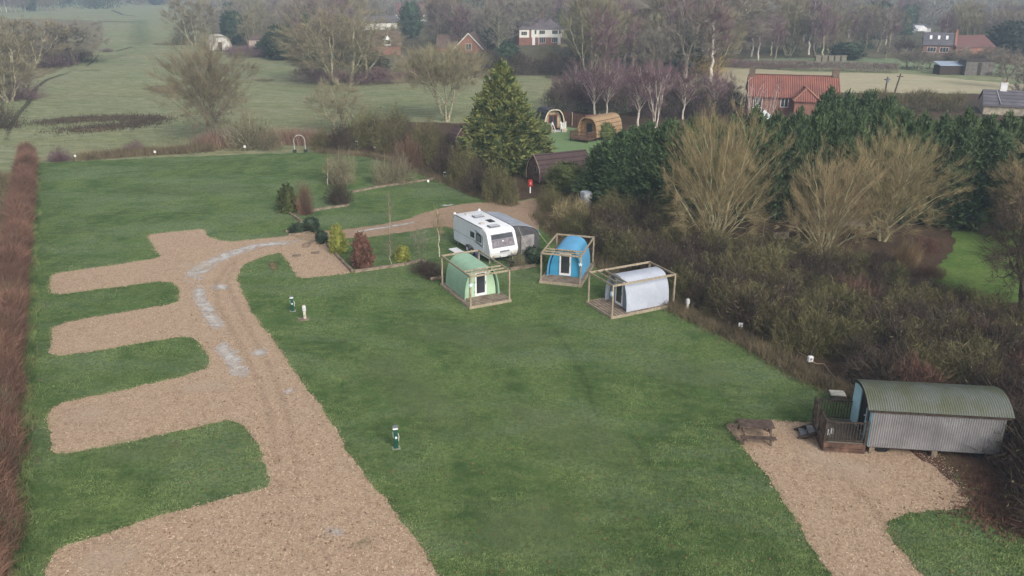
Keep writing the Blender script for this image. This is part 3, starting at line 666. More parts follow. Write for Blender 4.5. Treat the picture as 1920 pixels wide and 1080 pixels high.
E_ = gen_tree(33, 8, 4.0, 1.2, K=420, tip=.013, stems=3, spread=.4, twigs=10, tl=.9, tw=.02, bark='grey', leaf='tan', upb=.5, name='tree', rnd=.3)
put(E_, G(1935, 455), 'brown bare tree at the right edge above the paddock lawn', 'tree', h=7.5, r=3.6)
L_ = gen_tree(25, 11.6, 5.4, 2.0, K=520, tip=.011, stems=2, spread=.4, twigs=11, tl=1.1, tw=.024, bark='grey', leaf='ochre', upb=.6, zc=7.0, rz_=4.9, name='tree', rnd=.3, leader=True, lat=1.1)
put(L_, G(398, 268), 'forked bare tree with ochre twigs standing alone at the near edge of the pasture', 'tree', h=12.0, r=5.8)
M_ = gen_tree(26, 16, 8.0, 1.2, K=760, tip=.020, stems=6, spread=1.8, twigs=10, tl=1.3, tw=.034, bark='pale', leaf='ochre', upb=.4, name='tree', frac=.38, rnd=.4)
T1(M_, (645, 158), 12, 225, 'largest pale spreading bare tree at the far side of the pasture')
N_ = gen_tree(27, 9.5, 4.0, 1.6, K=280, tip=.011, twigs=7, tl=1.1, tw=.024, bark='pale', leaf='ochre', upb=.7, stems=3, spread=.5, rnd=.3)
T1(N_, (632, 252), 150, 135, 'slender pale bare tree on the pasture edge in front of the largest spreading tree')
O_ = gen_tree(28, 10.5, 6.0, 1.6, K=520, tip=.011, twigs=8, tl=1.3, tw=.026, bark='pale', leaf='ochre', upb=.9, zc=7.2, rz_=3.3, frac=.4, stems=3, spread=.4, rnd=.3)
T1(O_, (838, 228), 84, 185, 'dome-crowned bare tree on a tall trunk left of the big conifer')
Q_ = gen_tree(29, 17, 8, 2.8, K=700, tip=.024, stems=2, spread=1.0, twigs=10, tl=1.6, tw=.05, bark='pale', leaf='grey', upb=.5, rnd=.35)
T1(Q_, (1318, 122), -45, 250, 'huge pale bare tree rising behind the gold willow')
gold = gen_bush(31, 5.5, 3.4, 4200, tl=1.1, tw=.035, leaf='gold', name='willow', up=.1, bark='pale', stems=30)
T1(gold, (1305, 142), 84, 100, 'round golden-orange twigged willow below the huge pale tree')
T1(FP[0], (1122, 122), 84, 50, 'small red-purple bare tree above the birches')
# left edge trees
T1(FO[0], (18, 190), 55, 130, 'ochre willow at the far left edge of the picture')
T1(FO[1], (60, 128), 32, 140, 'olive-brown bare tree behind the left-edge ochre willow')
T1(FG[0], (140, 122), 34, 110, 'pinkish-grey bare tree at the end of the left pasture copse')
T1(FB[2], (95, 124), 78, 110, 'dark purple-brown thorn bush under the left pasture copse', 'bush')
T1(FB[2], (40, 186), 140, 90, 'purple-brown bush at the foot of the left-edge ochre willow', 'bush')
T1(FB[0], (8, 240), 178, 70, 'brown bush cut by the left edge below the willows', 'bush')
T1(FB[0], (150, 116), 84, 70, 'low brown bush at the right tip of the left pasture copse', 'bush')
T1(FB[2], (200, 97), 89, 32, 'small dark bramble clump alone in the pasture right of the left copse', 'bush')
T1(FO[1], (365, 84), -5, 100, 'olive bare tree beside the tiny far arched hut')
T1(FB[1], (340, 84), 50, 50, 'olive scrub at the left foot of the tree by the far arched hut', 'bush')
T1(FE[0], (530, 112), 45, 62, 'dark blue-green evergreen tree at the end of the far brown hedge', 'tree')
T1(FE[1], (505, 106), 70, 40, 'smaller dark evergreen beside the far timber shed', 'tree')
T1(FE[2], (556, 108), 52, 40, 'dark evergreen hugging the left of the largest spreading tree', 'tree')
for i, (b, t_, w_, lab) in enumerate([((470, 278), 198, 90, 'ochre bushy willow scrub right of the forked pasture tree'), ((432, 272), 225, 60, 'grey-brown scrub at the foot of the forked pasture tree'),
        ((505, 280), 235, 60, 'olive low bush left of the white garden arch')]):
    T1(SOC[i % 2] if i != 1 else FB[3], b, t_, w_, lab, 'bush')
T1(SR[1], (112, 302), 276, 44, 'small purple-brown bush at the lawn end of the left hedge', 'bush')
T1(SR[1], (254, 286), 262, 46, 'small purple-brown bush on the lawn boundary between two number markers', 'bush')
for i, (x, y, hh) in enumerate([(22, 570, 1.7), (0, 900, 1.9), (-8, 1040, 2.0), (18, 650, 1.8), (6, 790, 1.9)]):
    put(SOC[i % 2], G(x, y), 'pale ochre upright clump growing in the long left hedge', 'bush', h=hh, r=.8, group='ochre clumps in the left hedge')
# far brown hedges and shrubs along the pasture
def hedge(name, pts, wd, h, n, leaf, label, tl=.5, tw=.025, seed=1, up=.8, extra=None, mesh_name=None, wob=.12):
    rng = np.random.default_rng(seed); P3 = [np.array(p) for p in pts]; Ls = [np.linalg.norm(P3[i+1]-P3[i]) for i in range(len(P3)-1)]
    k = rng.choice(len(Ls), n, p=np.array(Ls)/sum(Ls)); t = rng.uniform(0, 1, n); A = np.array(P3)[k]; B = np.array(P3)[k+1]; d = (B-A)/np.linalg.norm(B-A, axis=1, keepdims=True)
    nr = np.stack([-d[:, 1], d[:, 0], np.zeros(n)], 1); c = A+(B-A)*t[:, None]
    u = rng.uniform(-1, 1, n); hh = h*(1+wob*np.sin(c[:, 0]*.9)+wob*np.sin(c[:, 1]*1.7+1)+rng.normal(0, .05, n))
    v = rng.uniform(0, 1, n)**.55*(1-.25*u*u); ww = wd/2*(1+.15*np.sin(c[:, 1]*1.1)+.1*np.sin(c[:, 0]*2.3))*(1-.25*v**3)
    p = c+nr*(u*ww)[:, None]; p[:, 2] = v*hh*.93
    D = nr*(u*.6)[:, None]+rng.normal(0, .4, (n, 3))+np.array([0, 0, up])
    V, Q, T = twig_tris(p-np.array([0, 0, tl*.3]), D, rng.uniform(.5, 1.2, n)*tl, tw*rng.uniform(.6, 1.4, n), rng)
    cen = Vector(np.mean(P3, 0)); V = V-np.array([cen.x, cen.y, 0])
    o = npmesh(name, V, quads=Q, tris=T, m=TW[leaf]); o.location = (cen.x, cen.y, 0); return tag(o, label, 'hedge')
hedge('hedge', [G(-34, 1180), G(-14, 1000), G(4, 760), G(20, 600), G(33, 480), G(45, 380), G(54, 300)], 1.7, 1.9, 52000, 'red', 'long red-brown bare hedge down the left edge of the site', tl=.6, tw=.024, seed=3, wob=.16)
hedge('hedge', [G(425, 104), G(480, 106), G(525, 110)], 3, 2.6, 4500, 'purple', 'far brown hedge below the tiny arched hut and timber shed', tl=.9, tw=.05, seed=4)
hedge('hedge', [G(1368, 128), G(1480, 131), G(1580, 134), G(1682, 137)], 2.2, 2.3, 9000, 'purple', 'clipped brown hedge along the far side of the straw field', tl=.6, tw=.05, seed=5, wob=.03)
hedge('hedge', [G(560, 152), G(640, 160), G(760, 155), G(860, 146)], 5, 2.8, 9000, 'purple', 'dark thorn hedge along the far side of the pasture below the brick bungalow', tl=.9, tw=.05, seed=6)
hedge('hedge', [G(860, 146), G(960, 140), G(1090, 142)], 6, 4.8, 9000, 'brown', 'tall dark scrub hedge below the white-fronted houses', tl=1.0, tw=.06, seed=7)
hedge('hedge', [G(1690, 130), G(1760, 134), G(1900, 146)], 1.0, .9, 2200, 'brown', 'low brown fence-line hedge in front of the orchard and sheds', tl=.5, tw=.04, seed=8)
hedge('hedge', [G(1600, 205), G(1700, 205), G(1800, 207)], 6, 3.2, 9000, 'olive', 'olive-brown hedge behind the cypress belt at the straw field edge', tl=.9, tw=.05, seed=9)
hedge('hedge', [G(1040, 215), G(1090, 205), G(1180, 215), G(1280, 222), G(1380, 212)], 6, 4.0, 22000, 'under', 'dark bare understorey hedge beneath the birches', tl=1.0, tw=.045, seed=10)
# scrub at the far hedge below the houses
for i, (x, y, t_, w_) in enumerate([(850, 135, 88, 62), (905, 132, 92, 50), (948, 138, 82, 46), (985, 140, 96, 50), (1030, 138, 92, 60), (1072, 134, 84, 46), (700, 148, 96, 60), (760, 146, 92, 60), (800, 148, 100, 50)]):
    T1([FB[1], FB[0], FE[i % 3], FB[3]][i % 4], (x, y), t_, w_, 'scrubby garden tree on the far pasture boundary below the houses', 'bush', group='scrub below the far houses')
# birches
BI = [gen_tree(40+i, 9.5, 2.5, 2.6, K=150, tip=.014, twigs=9, tl=1.1, tw=.024, bark='birch', leaf='purple', upb=.6, rnd=.35, leader=True, lat=1.6, thk=1.2) for i in range(3)]
BI.append(gen_tree(44, 9.5, 2.8, 1.4, K=150, tip=.015, twigs=9, tl=1.1, tw=.024, bark='birch', leaf='purple', upb=.6, rnd=.35, stems=3, spread=.4, fan=True, thk=1.2))
BSP = gen_tree(45, 9.5, 3.0, .8, K=46, tip=.022, twigs=4, tl=1.0, tw=.024, bark='birch', leaf='purple', upb=.8, rnd=.3, stems=4, spread=.5, fan=True, thk=1.0)
for i, (x, y, t_, w_, lab) in enumerate([(1113, 222, 112, 64, 'white-trunked birch directly behind the tan timber pod'), (1138, 219, 118, 56, 'white-trunked birch just right of the one behind the tan pod'),
        (1196, 238, 118, 64, 'front white-stemmed birch in the middle of the purple birch stand'), (1228, 240, 112, 66, 'forked white-stemmed birch left of the tall fan-shaped willow'),
        (1180, 200, 120, 54, None), (1080, 205, 118, 50, None), (1158, 205, 110, 54, None), (1212, 210, 112, 54, None), (1250, 212, 118, 56, None), (1280, 224, 124, 54, None), (1052, 200, 140, 46, None),
        (1305, 214, 130, 48, None), (1335, 220, 128, 52, None), (1362, 210, 138, 44, None)]):
    T1(BI[i % 4], (x, y), t_, w_, lab or 'purple-twigged birch within the stand behind the timber pods', 'birch', group='purple-twigged birch stand')
for i, (x, y, t_, w_, lab) in enumerate([(1408, 232, 118, 60, 'many-stemmed birch in front of the left end of the brick house'), (1440, 234, 135, 50, 'birch in front of the white-framed house windows')]):
    T1(BSP, (x, y), t_, w_, lab, 'birch')
T1(FB[3], (1500, 236), 205, 60, 'grey-brown bush against the brick house front wall', 'bush')
# cypress belt
gl = 'cypresses of the dark evergreen belt'
for i, (x, y, t_, w_) in enumerate([(1128, 382, 262, 76), (1162, 392, 243, 88), (1205, 394, 226, 96), (1246, 398, 222, 92), (1180, 350, 236, 80)]):
    T1(CY[i % 4], (x, y), t_, w_, 'bushy dark cypress in the clump behind the brown shingled pod', 'conifer', group='cypress clump behind the brown pod')
for i, x in enumerate(range(1285, 1960, 38)):
    y = 405+(x-1285)*.012; t_ = 216 if x < 1390 else 201+8*math.sin(i*1.9)
    if x > 1720: t_ = 208+7*math.sin(i*2.3)
    T1(CY[(i*3+1) % 4], (x, y), t_, 82, 'dark cypress in the tall evergreen belt behind the bare willows', 'conifer', group='evergreen belt behind the willows')
for i, (x, y, t_, w_) in enumerate([(1538, 330, 162, 74), (1572, 330, 170, 74), (1610, 332, 168, 78), (1645, 335, 178, 70)]):
    T1(CY[i % 4], (x, y), t_, w_, 'taller dark cypress hiding the right end of the brick house', 'conifer', group='taller cypresses by the brick house')
for i, (x, y, t_, w_) in enumerate([(1780, 420, 240, 90), (1835, 425, 238, 100), (1760, 412, 230, 80)]):
    T1(CY[i % 4], (x, y), t_, w_, 'cypress at the right end of the evergreen belt, standing over the paddock lawn', 'conifer', group='cypresses over the paddock lawn')
# right thicket
PODC = [(-1.9+.6, 49.4), (3.8, 53.3), (7.4, 47.6)]
PB = G(1517, 690)
EDGE = [G(*p) for p in [(1012, 400), (1045, 440), (1120, 486), (1200, 540), (1290, 588), (1400, 640), (1500, 700), (1570, 730), (1640, 760)]]
def dseg(x, y):
    best = 9
    for a, b in zip(EDGE[:-1], EDGE[1:]):
        d = b-a; t = max(0, min(1, ((x-a.x)*d.x+(y-a.y)*d.y)/(d.x**2+d.y**2))); best = min(best, math.hypot(x-a.x-d.x*t, y-a.y-d.y*t))
    return best
rng = np.random.default_rng(77)
TH = px_poly([(1012, 398), (1060, 445), (1120, 482), (1200, 534), (1290, 584), (1400, 636), (1500, 694), (1575, 726), (1640, 738), (1780, 742), (1900, 790), (1990, 860), (2150, 760), (2050, 640), (1940, 620), (1850, 590), (1740, 566), (1640, 520), (1560, 500), (1450, 484), (1330, 470), (1250, 425), (1150, 404), (1080, 396), (1030, 380)])
TL = [(p.x, p.y) for p in TH]; pts = []
for _ in range(9000):
    x = rng.uniform(0, 45); y = rng.uniform(30, 80)
    if inpoly([x], [y], TL)[0] and dseg(x, y) > 1.35 and all(math.hypot(x-a, y-b) > 3.7 for a, b in PODC) and math.hypot(x-PB.x, y-PB.y) > 2.2 and all((x-a)**2+(y-b)**2 > 1.15**2 for a, b in pts): pts.append((x, y))
for i, (x, y) in enumerate(pts):
    u, v = PR(x, y, 0); hh = rng.uniform(1.7, 2.5)*(1.15 if u < 1300 else 1.0 if u < 1600 else .95)
    if u > 1500 and v < 600: hh *= .8
    elif v < 520 and u > 1150: hh *= .85
    if u < 1140 and v < 430: hh *= .6
    pr = SB[int(rng.choice([1, 2, 5, 0, 4], p=[.2, .18, .14, .28, .2]))] if u < 1560 else (SB[int(rng.choice([0, 3, 4, 2]))] if rng.random() < .93 else SR[0])
    if u < 1100 and rng.random() < .3: pr = SR[2]
    if u < 1150: lab, gr = 'olive scrub bush between the caravan gravel and the blue pod', 'scrub beside the caravan gravel'
    elif u < 1400: lab, gr = 'olive-brown thicket bush behind the grey pod', 'thicket behind the grey pod'
    elif u < 1600: lab, gr = 'brown thicket bush along the cable-lined lawn edge', 'thicket along the lawn edge'
    else: lab, gr = 'dark brown thicket bush behind the corrugated hut', 'thicket behind the corrugated hut'
    put(pr, (x, y, 0), lab, 'bush', h=hh, r=hh*rng.uniform(.60, .82), group=gr)
for i, (x, y, hh) in enumerate([(1905, 842, 2.6), (1935, 880, 2.8), (1925, 800, 3), (1960, 950, 2.4), (2010, 1010, 2.4), (1985, 905, 2.8)]):
    put(SB[[0, 3, 4][i % 3]], G(x, y), 'tall brown bramble bush overhanging the right end of the corrugated hut', 'bush', h=hh, r=hh*.7, group='brambles at the right end of the hut')
# centre hedge band between the site and the pasture / timber pods
def band(lst, lab, gr, protos, cat='bush'):
    for i, (x, y, t_, w_) in enumerate(lst): T1(protos[i % len(protos)], (x, y), t_, w_, lab, cat, group=gr)
band([(605, 282, 240, 46), (640, 284, 222, 50), (672, 276, 214, 56), (700, 270, 208, 60), (730, 284, 216, 60), (775, 290, 226, 64), (800, 305, 228, 70), (745, 262, 205, 56), (820, 285, 236, 50)],
     'brown-olive hedgerow bush behind the stepped caravan pitches', 'hedgerow behind the stepped pitches', [SB[1], SB[0], SB[2], SB[5]])
band([(835, 328, 262, 62), (868, 345, 276, 66), (900, 362, 290, 64), (935, 376, 302, 60), (880, 318, 262, 66), (952, 382, 335, 40), (845, 300, 250, 60)],
     'dark brown hedgerow bush at the foot of the big conifer', 'hedgerow under the big conifer', [SB[0], SB[2], SB[4], SB[1]])
T1(SR[0], (765, 318), 250, 62, 'reddish-brown rounded bush in the hedgerow on the middle pitch terrace', 'bush')
T1(SOC[0], (720, 346), 288, 50, 'ochre upright bush on the middle terrace, left of the reddish one', 'bush')
T1(SOC[1], (750, 344), 280, 56, 'ochre shrub directly above the timber edging of the middle terrace', 'bush')
T1(FB[1], (1030, 402), 345, 50, 'olive bush on the corner of the caravan gravel below the red fire point', 'bush')
g6 = gen_conifer(60, 2.6, 1.9, 520, 'mid', name='shrub', prof=ROUND, pl=.55, pw=.3, blades=9)
put(g6, G(1062, 362), 'rounded mid-green shrub in front of the brown shingled pod', 'shrub', h=3.0, r=1.9)
put(g6, G(1022, 252), 'yellow-green shrub at the left side of the black-roofed pod', 'shrub', h=1.6, r=.9)
put(g6, G(1135, 262), 'green shrub against the right side of the tan pod', 'shrub', h=2.2, r=1.2)
# small planted shrubs among the pitches
def sh(seed, leaf, prof, h=1.6, r=.6, n=420, pl=.35, pw=.2, name='shrub'): return gen_conifer(seed, h, r, n, leaf, name=name, prof=prof, pl=pl, pw=pw, blades=9)
EGG = lambda t: np.sqrt(np.maximum(1-((t-.40)/.62)**2, .02))*(1-.2*t)
ps = [sh(70, 'mid', EGG), sh(71, 'dkgreen', ROUND), sh(72, 'lime', EGG), sh(73, 'copper', EGG)]
T1(ps[0], (541, 398), 345, 34, 'egg-shaped green shrub on the corner of the upper terrace', 'shrub')
T1(SR[0], (573, 402), 334, 34, 'thin red-twigged shrub beside the egg-shaped green one', 'shrub')
T1(SB[3], (636, 382), 332, 50, 'rounded bare twiggy bush at the end of the upper timber edging', 'bush')
T1(SOC[0], (640, 345), 272, 62, 'yellow-green bare willow bush on the upper terrace', 'bush')
T1(ps[1], (584, 434), 407, 28, 'dark green low shrub above the gravel track', 'shrub')
T1(ps[1], (557, 437), 418, 25, 'darkest low shrub at the track corner left of the other dark one', 'shrub')
T1(ps[1], (604, 456), 432, 22, 'small dark round shrub between the track and the gravel pad', 'shrub')
T1(ps[2], (634, 474), 420, 29, 'yellow-green conical shrub at the head of the gravel pad', 'shrub')
T1(ps[3], (680, 502), 436, 36, 'copper-brown leafed shrub beside the gravel pad', 'shrub')
T1(ps[2], (755, 490), 460, 25, 'bright lime-green dwarf conifer behind the timber edging', 'shrub')
T1(SOC[1], (972, 500), 470, 36, 'ochre shrub in front of the caravan nose', 'shrub')
T1(ps[1], (1000, 492), 462, 36, 'dark shrub between the awning and the blue pod', 'shrub')
T1(SB[3], (800, 510), 486, 60, 'low brown twiggy clump left of the green pod', 'bush')
T1(SB[4], (812, 522), 500, 40, 'low brown clump against the rear corner of the green pod deck', 'bush')
sap = [gen_tree(80, 4.2, .55, 1.2, K=26, tip=.007, twigs=5, tl=.4, tw=.012, bark='pale', leaf='ochre', upb=1.0, leader=True, lat=2.0, name='sapling'),
       gen_tree(81, 4.2, .8, 1.6, K=30, tip=.008, twigs=5, tl=.4, tw=.012, bark='birch', leaf='tan', upb=.7, leader=True, lat=1.4, name='sapling'),
       gen_tree(82, 3.2, 1.0, .6, K=34, tip=.007, twigs=5, tl=.4, tw=.012, bark='grey', leaf='grey', upb=.5, stems=2, spread=.1, name='sapling')]
for i, (b, t_, w_, lab) in enumerate([((731, 432), 355, 26, 'slender fastigiate sapling on the lawn above the track'), ((733, 498), 428, 28, 'slender pale sapling by the timber edging left of the lime conifer'),
        ((824, 482), 382, 38, 'tall pale-stemmed birch sapling at the green pod corner'), ((790, 484), 424, 44, 'small grey leafless sapling right of the lime conifer'), ((615, 348), 290, 24, 'thin pale birch sapling left of the yellow-green willow bush')]):
    T1(sap[[0, 0, 1, 2, 1][i]], b, t_, w_, lab, 'sapling')
# garden under the willows
pamp = gen_bush(90, 2.2, 1.3, 3000, tl=.9, tw=.02, leaf='straw', name='ornamental_grass', up=1.6, stems=6, shell_=.6)
T1(pamp, (1700, 497), 446, 52, 'tall straw-brown clump of dead ornamental grass by the paddock lawn', 'grass clump')
T1(SR[0], (1742, 520), 490, 60, 'low dark red-twigged shrub right of the straw grass clump', 'shrub')
T1(SB[3], (1740, 548), 524, 90, 'spreading brown shrub at the lower end of the paddock lawn', 'shrub')
T1(SR[0], (1735, 470), 440, 60, 'red-brown shrub under the wide orange-brown tree', 'shrub')
T1(SB[3], (1640, 505), 465, 90, 'tangled bare bush left of the straw grass clump', 'bush')
T1(SB[1], (1480, 478), 448, 70, 'twiggy bush between the fan-shaped willow and the garden table', 'bush')
for i, (x, y, t_, w_) in enumerate([(1700, 128, 92, 40), (1722, 132, 92, 42), (1742, 130, 94, 42), (1690, 122, 90, 36), (1800, 118, 86, 46), (1850, 122, 84, 50), (1660, 112, 84, 40)]):
    T1(FG[i % 5], (x, y), t_, w_, 'small bare orchard tree in front of the brick barn houses', 'tree', group='orchard trees by the barn houses')
for i, (x, y, t_, w_) in enumerate([(1715, 112, 90, 46), (1752, 114, 94, 40), (1775, 113, 92, 40), (1812, 112, 88, 46), (1840, 114, 90, 40), (1868, 116, 88, 44)]):
    T1(FB[i % 2 and 3], (x, y), t_, w_, 'brown garden shrub along the front of the barn houses', 'bush', group='shrubs in front of the barn houses')
T1(FG[2], (1885, 165), 84, 70, 'bare tree beside the slate-roofed house at the right edge')
T1(FG[3], (1915, 205), 110, 60, 'bare tree cut by the right edge above the slate roof')
for (x, y, t_, w_, lab) in [(1900, 100, 38, 92, 'largest round dark evergreen at the top right'), (1697, 66, 16, 26, 'narrow dark evergreen left of the barn roof skylights'), (1826, 66, 18, 44, 'dark evergreen behind the red-tiled barn roof'),
        (1585, 112, 78, 60, 'dark spreading evergreen bush left of the orchard'), (1640, 72, 2, 64, 'broad cedar-like evergreen above the orchard'), (955, 110, 80, 34, 'dark evergreen bush left of the white-fronted houses'),
        (772, 72, 0, 40, 'narrow dark evergreen above the far dormer bungalow'), (900, 64, -5, 60, 'dark blue-green evergreen right of the tall bungalow chimney'), (690, 96, 60, 30, 'dark evergreen left of the dormer bungalow')]:
    T1(FE[int(x) % 3] if w_ > 30 else FSP, (x, y), t_, w_, lab, 'evergreen')
T1(FB[0], (1690, 98), 64, 60, 'rusty orange-brown shrubbery left of the barn houses', 'bush')
# woods behind: rows of individual trees
keep = [(962, 1060, 28, 84, 84), (832, 908, 46, 99, 99), (700, 754, 56, 98, 98), (1690, 1800, 58, 97, 97), (1788, 1868, 64, 94, 94), (395, 428, 64, 90, 90), (476, 502, 60, 90, 90), (686, 700, 28, 46, 46), (1690, 1745, 44, 60, 60), (1425, 1450, 0, 22, 22), (1740, 1770, 12, 22, 22), (1545, 1580, 100, 116, 116), (735, 800, 0, 36, 36), (1830, 1860, 0, 12, 12)]
rng = np.random.default_rng(5); rows = []
def edge(x):
    if x < 430: return 8
    if x < 470: return 84
    if x < 560: return 88
    if x < 880: return 128
    if x < 1100: return 108
    if x < 1340: return 160
    if x < 1560: return 114
    return 98
placed = []
for k in range(5200):
    x = rng.uniform(180, 1960); 
    if x < 430 and rng.random() < .0: continue
    yb = edge(x); y = yb-(rng.random()**1.15)*(yb-3) if x > 430 else rng.uniform(3, 9)
    g = G(x, y); d = g.y; sp = 5.2 if d < 260 else 6.6
    if d > 400 and x > 430: continue
    if any(abs(g.x-a) < sp and abs(g.y-b) < sp*1.25 for a, b in placed): continue
    hh = rng.uniform(11, 17) if x > 560 else rng.uniform(9, 13)
    if x > 1560: hh *= .82
    u, v = PR(g.x, g.y, hh); hw = 3.6/M_PER_PX(x, y)
    if any(x+hw > a and x-hw < b and v < d1 and y > base_+.5 and y > c and (v < d1-4) for a, b, c, d1, base_ in keep): continue
    if 1340 < x < 1700 and y > 117: continue
    placed.append((g.x, g.y)); r_ = rng.random()
    fam = FG if r_ < .46 else FP if r_ < .72 else FO if r_ < .90 else FE if r_ < .95 else [FSP]
    if 1370 < x < 1520 and r_ < .5: fam = FP
    kind = {id(FG): 'grey bare tree', id(FP): 'purple-twigged bare tree', id(FO): 'ochre-twigged bare tree', id(FE): 'dark evergreen tree'}.get(id(fam), 'pointed dark evergreen tree')
    zone = 'in the wood left of the dormer bungalow' if x < 690 else 'in the wood around the white-fronted houses' if x < 1080 else 'in the wood behind the birch stand' if x < 1340 else 'in the wood behind the long clipped hedge' if x < 1690 else 'among the village gardens at the top right'
    rows.append(put(fam[int(rng.integers(len(fam)))], g, kind+' '+zone, 'evergreen' if 'evergreen' in kind else 'birch' if 'purple' in kind else 'willow' if 'ochre' in kind else 'tree', h=float(hh)*(.8 if 'dark evergreen' in kind else 1), group=kind+'s '+zone, name='evergreen_tree' if 'evergreen' in kind else 'birch' if 'purple' in kind else 'willow' if 'ochre' in kind else 'bare_tree'))
rb_ = np.random.default_rng(31)
for x in range(-60, 345, 9):
    yb = 24-abs(x)*.04 if x < 105 else 9; yb += rb_.uniform(-2.5, 1.0); fam = [FG, FP, FE, FG, FO][int(rb_.integers(5))]
    put(fam[int(rb_.integers(len(fam)))], G(x, yb), 'hazy tree in the belt closing the pasture at the far top left', 'tree', h=float(rb_.uniform(8, 13)), group='tree belt at the far top left', name='belt_tree')
print('wood trees', len(rows), 'thicket', len(pts))
# understorey scrub of the woods and the farthest wood as masses nobody could count
def mass(name, X, Y, hmax, n_per, tl, tw, leaf, label, seed):
    rng = np.random.default_rng(seed); n = len(X)*n_per; c = np.repeat(np.stack([X, Y], 1), n_per, 0); d = rng.normal(size=(n, 3)); d[:, 2] = np.abs(d[:, 2]); d /= np.linalg.norm(d, axis=1, keepdims=True)
    r = rng.uniform(0, 1, n)**.5; hh = np.repeat(hmax*rng.uniform(.5, 1.1, len(X)), n_per); p = np.stack([c[:, 0]+d[:, 0]*r*hh*.9, c[:, 1]+d[:, 1]*r*hh*.9, d[:, 2]*r*hh], 1)
    V, Q, T = twig_tris(p, d*.6+rng.normal(0, .4, d.shape)+np.array([0, 0, .5]), rng.uniform(.5, 1.2, n)*tl, tw*rng.uniform(.6, 1.4, n), rng)
    o = npmesh(name, V, quads=Q, tris=T, m=TW[leaf]); return tag(o, label, 'woodland' if 'wood' in name else 'scrub', kind='stuff')
X = []; Y = []
while len(X) < 330:
    x = rng.uniform(430, 1950); y = edge(x)-4-rng.random()*(edge(x)-12); g = G(x, y)
    u, v = PR(g.x, g.y, 3.0)
    if any(x > a-12 and x < b+12 and y > base_+.5 and v < d1 for a, b, c, d1, base_ in keep): continue
    X.append(g.x); Y.append(g.y)
mass('undergrowth', np.array(X[:200]), np.array(Y[:200]), 3.4, 150, 1.1, .08, 'brown', 'brown undergrowth filling the far woods', 1)
mass('undergrowth', np.array(X[200:]), np.array(Y[200:]), 3.6, 150, 1.0, .10, 'dkgreen', 'dark evergreen undergrowth in the far woods', 2)
X = rng.uniform(-330, 520, 1100); Y = rng.uniform(395, 720, 1100); k = X > -.33*Y-10
mass('distant_woodland', X[k], Y[k], 15, 330, 2.4, .30, 'grey', 'grey bare woodland filling the distance behind the houses', 7)
X = rng.uniform(-330, 520, 260); Y = rng.uniform(430, 720, 260); k = X > -.33*Y-10
mass('distant_woodland', X[k], Y[k], 13, 220, 2.2, .36, 'dkgreen', 'dark evergreens scattered in the distant woodland', 8)
X = rng.uniform(-900, 900, 1300); Y = rng.uniform(720, 1000, 1300)
mass('distant_woodland', X, Y, 18, 110, 3.5, .5, 'grey', 'hazy blue-grey woodland along the horizon', 3)
X = rng.uniform(-620, -180, 200); Y = rng.uniform(560, 720, 200); k = X*1.0 < -.62*Y+95
mass('distant_woodland', X[k], Y[k], 12, 110, 3, .3, 'dkgreen', 'dark blue wood behind the top left of the pasture', 4)
# grasses
rngg = np.random.default_rng(9)
N0 = 1500000; 
def pxscatter(n, x0, x1, y0, y1, rng):
    """points spread evenly over a ground area, denser towards the near side"""
    X = rng.uniform(x0, x1, n); Yp = rng.uniform(y0, y1, n); s = math.sin; t = (Yp-540)/F
    dy = math.cos(P)-t*math.sin(P); dz = math.sin(P)+t*math.cos(P); k = H/dz
    return (X-960)/F*k, dy*k
X, Y = pxscatter(420000, -20, 1940, 285, 1120, rngg)
gp = lambda poly: [(p.x, p.y) for p in poly]
k = inpoly(X, Y, gp(LAWN)) & ~inpoly(X, Y, gp(GRAV)) & ~inpoly(X, Y, gp(GRAV2)) & ~inpoly(X, Y, gp(TRACK))
k |= inpoly(X, Y, [(p.x, p.y) for p in px_poly([(1820, 955), (1960, 985), (2100, 1100), (1760, 1110), (1690, 1035), (1668, 990)])])
BLADE = mat('grass_blades', (.19, .25, .09), .8, .4, .3, thr=(.38, .60), col2=(.07, .12, .038), fine=(3.0, .3))
blades('grass', X[k], Y[k], .055, .028, BLADE, 5, .5, 'short mown green grass covering the site lawns', cat='grass')
X, Y = pxscatter(70000, -20, 1100, 60, 285, rngg); BF = mat('pasture_blades', (.27, .28, .17), .9, .3, .3, col2=(.15, .165, .08), fine=(.8, .25))
k = ~inpoly(X, Y, gp(LAWN)) & ~inpoly(X, Y, gp(px_poly(wl)))
blades('tussock_grass', X[k], Y[k], .16, .07, BF, 6, .8, 'frosty tussocky grass of the big pasture', cat='grass')
def strip(pts, n, w_, h, bw, m, name, label, seed, lean=.25):
    rng = np.random.default_rng(seed); P3 = [G(*p) for p in pts]; L = [(P3[i+1]-P3[i]).length for i in range(len(P3)-1)]; k = rng.choice(len(L), n, p=np.array(L)/sum(L)); t = rng.uniform(0, 1, n)
    A = np.array([list(p) for p in P3]); c = A[k]*(1-t[:, None])+A[k+1]*t[:, None]; X = c[:, 0]+rng.normal(0, w_/2, n); Y = c[:, 1]+rng.normal(0, w_/2, n)
    return blades(name, X, Y, h, bw, m, seed, lean, label, cat='reeds' if 'reed' in name else 'grass')
strip([(380, 276), (460, 272), (560, 268), (600, 272)], 6000, 1.6, 1.5, .05, TW['reed'], 'reed_bed', 'pinkish-brown standing reeds along the ditch left of the white arch', 1, .12)
strip([(150, 299), (250, 291), (330, 286), (400, 281)], 7000, 1.3, .7, .05, TW['dead'], 'rough_grass', 'dead brown grass along the ditch at the top of the lawn', 2)
strip([(75, 232), (140, 226), (200, 222), (290, 224), (250, 236), (120, 246)], 5000, 3.4, .4, .09, TW['brown'], 'sedge', 'brown sedge patch in the pasture', 3, .5)
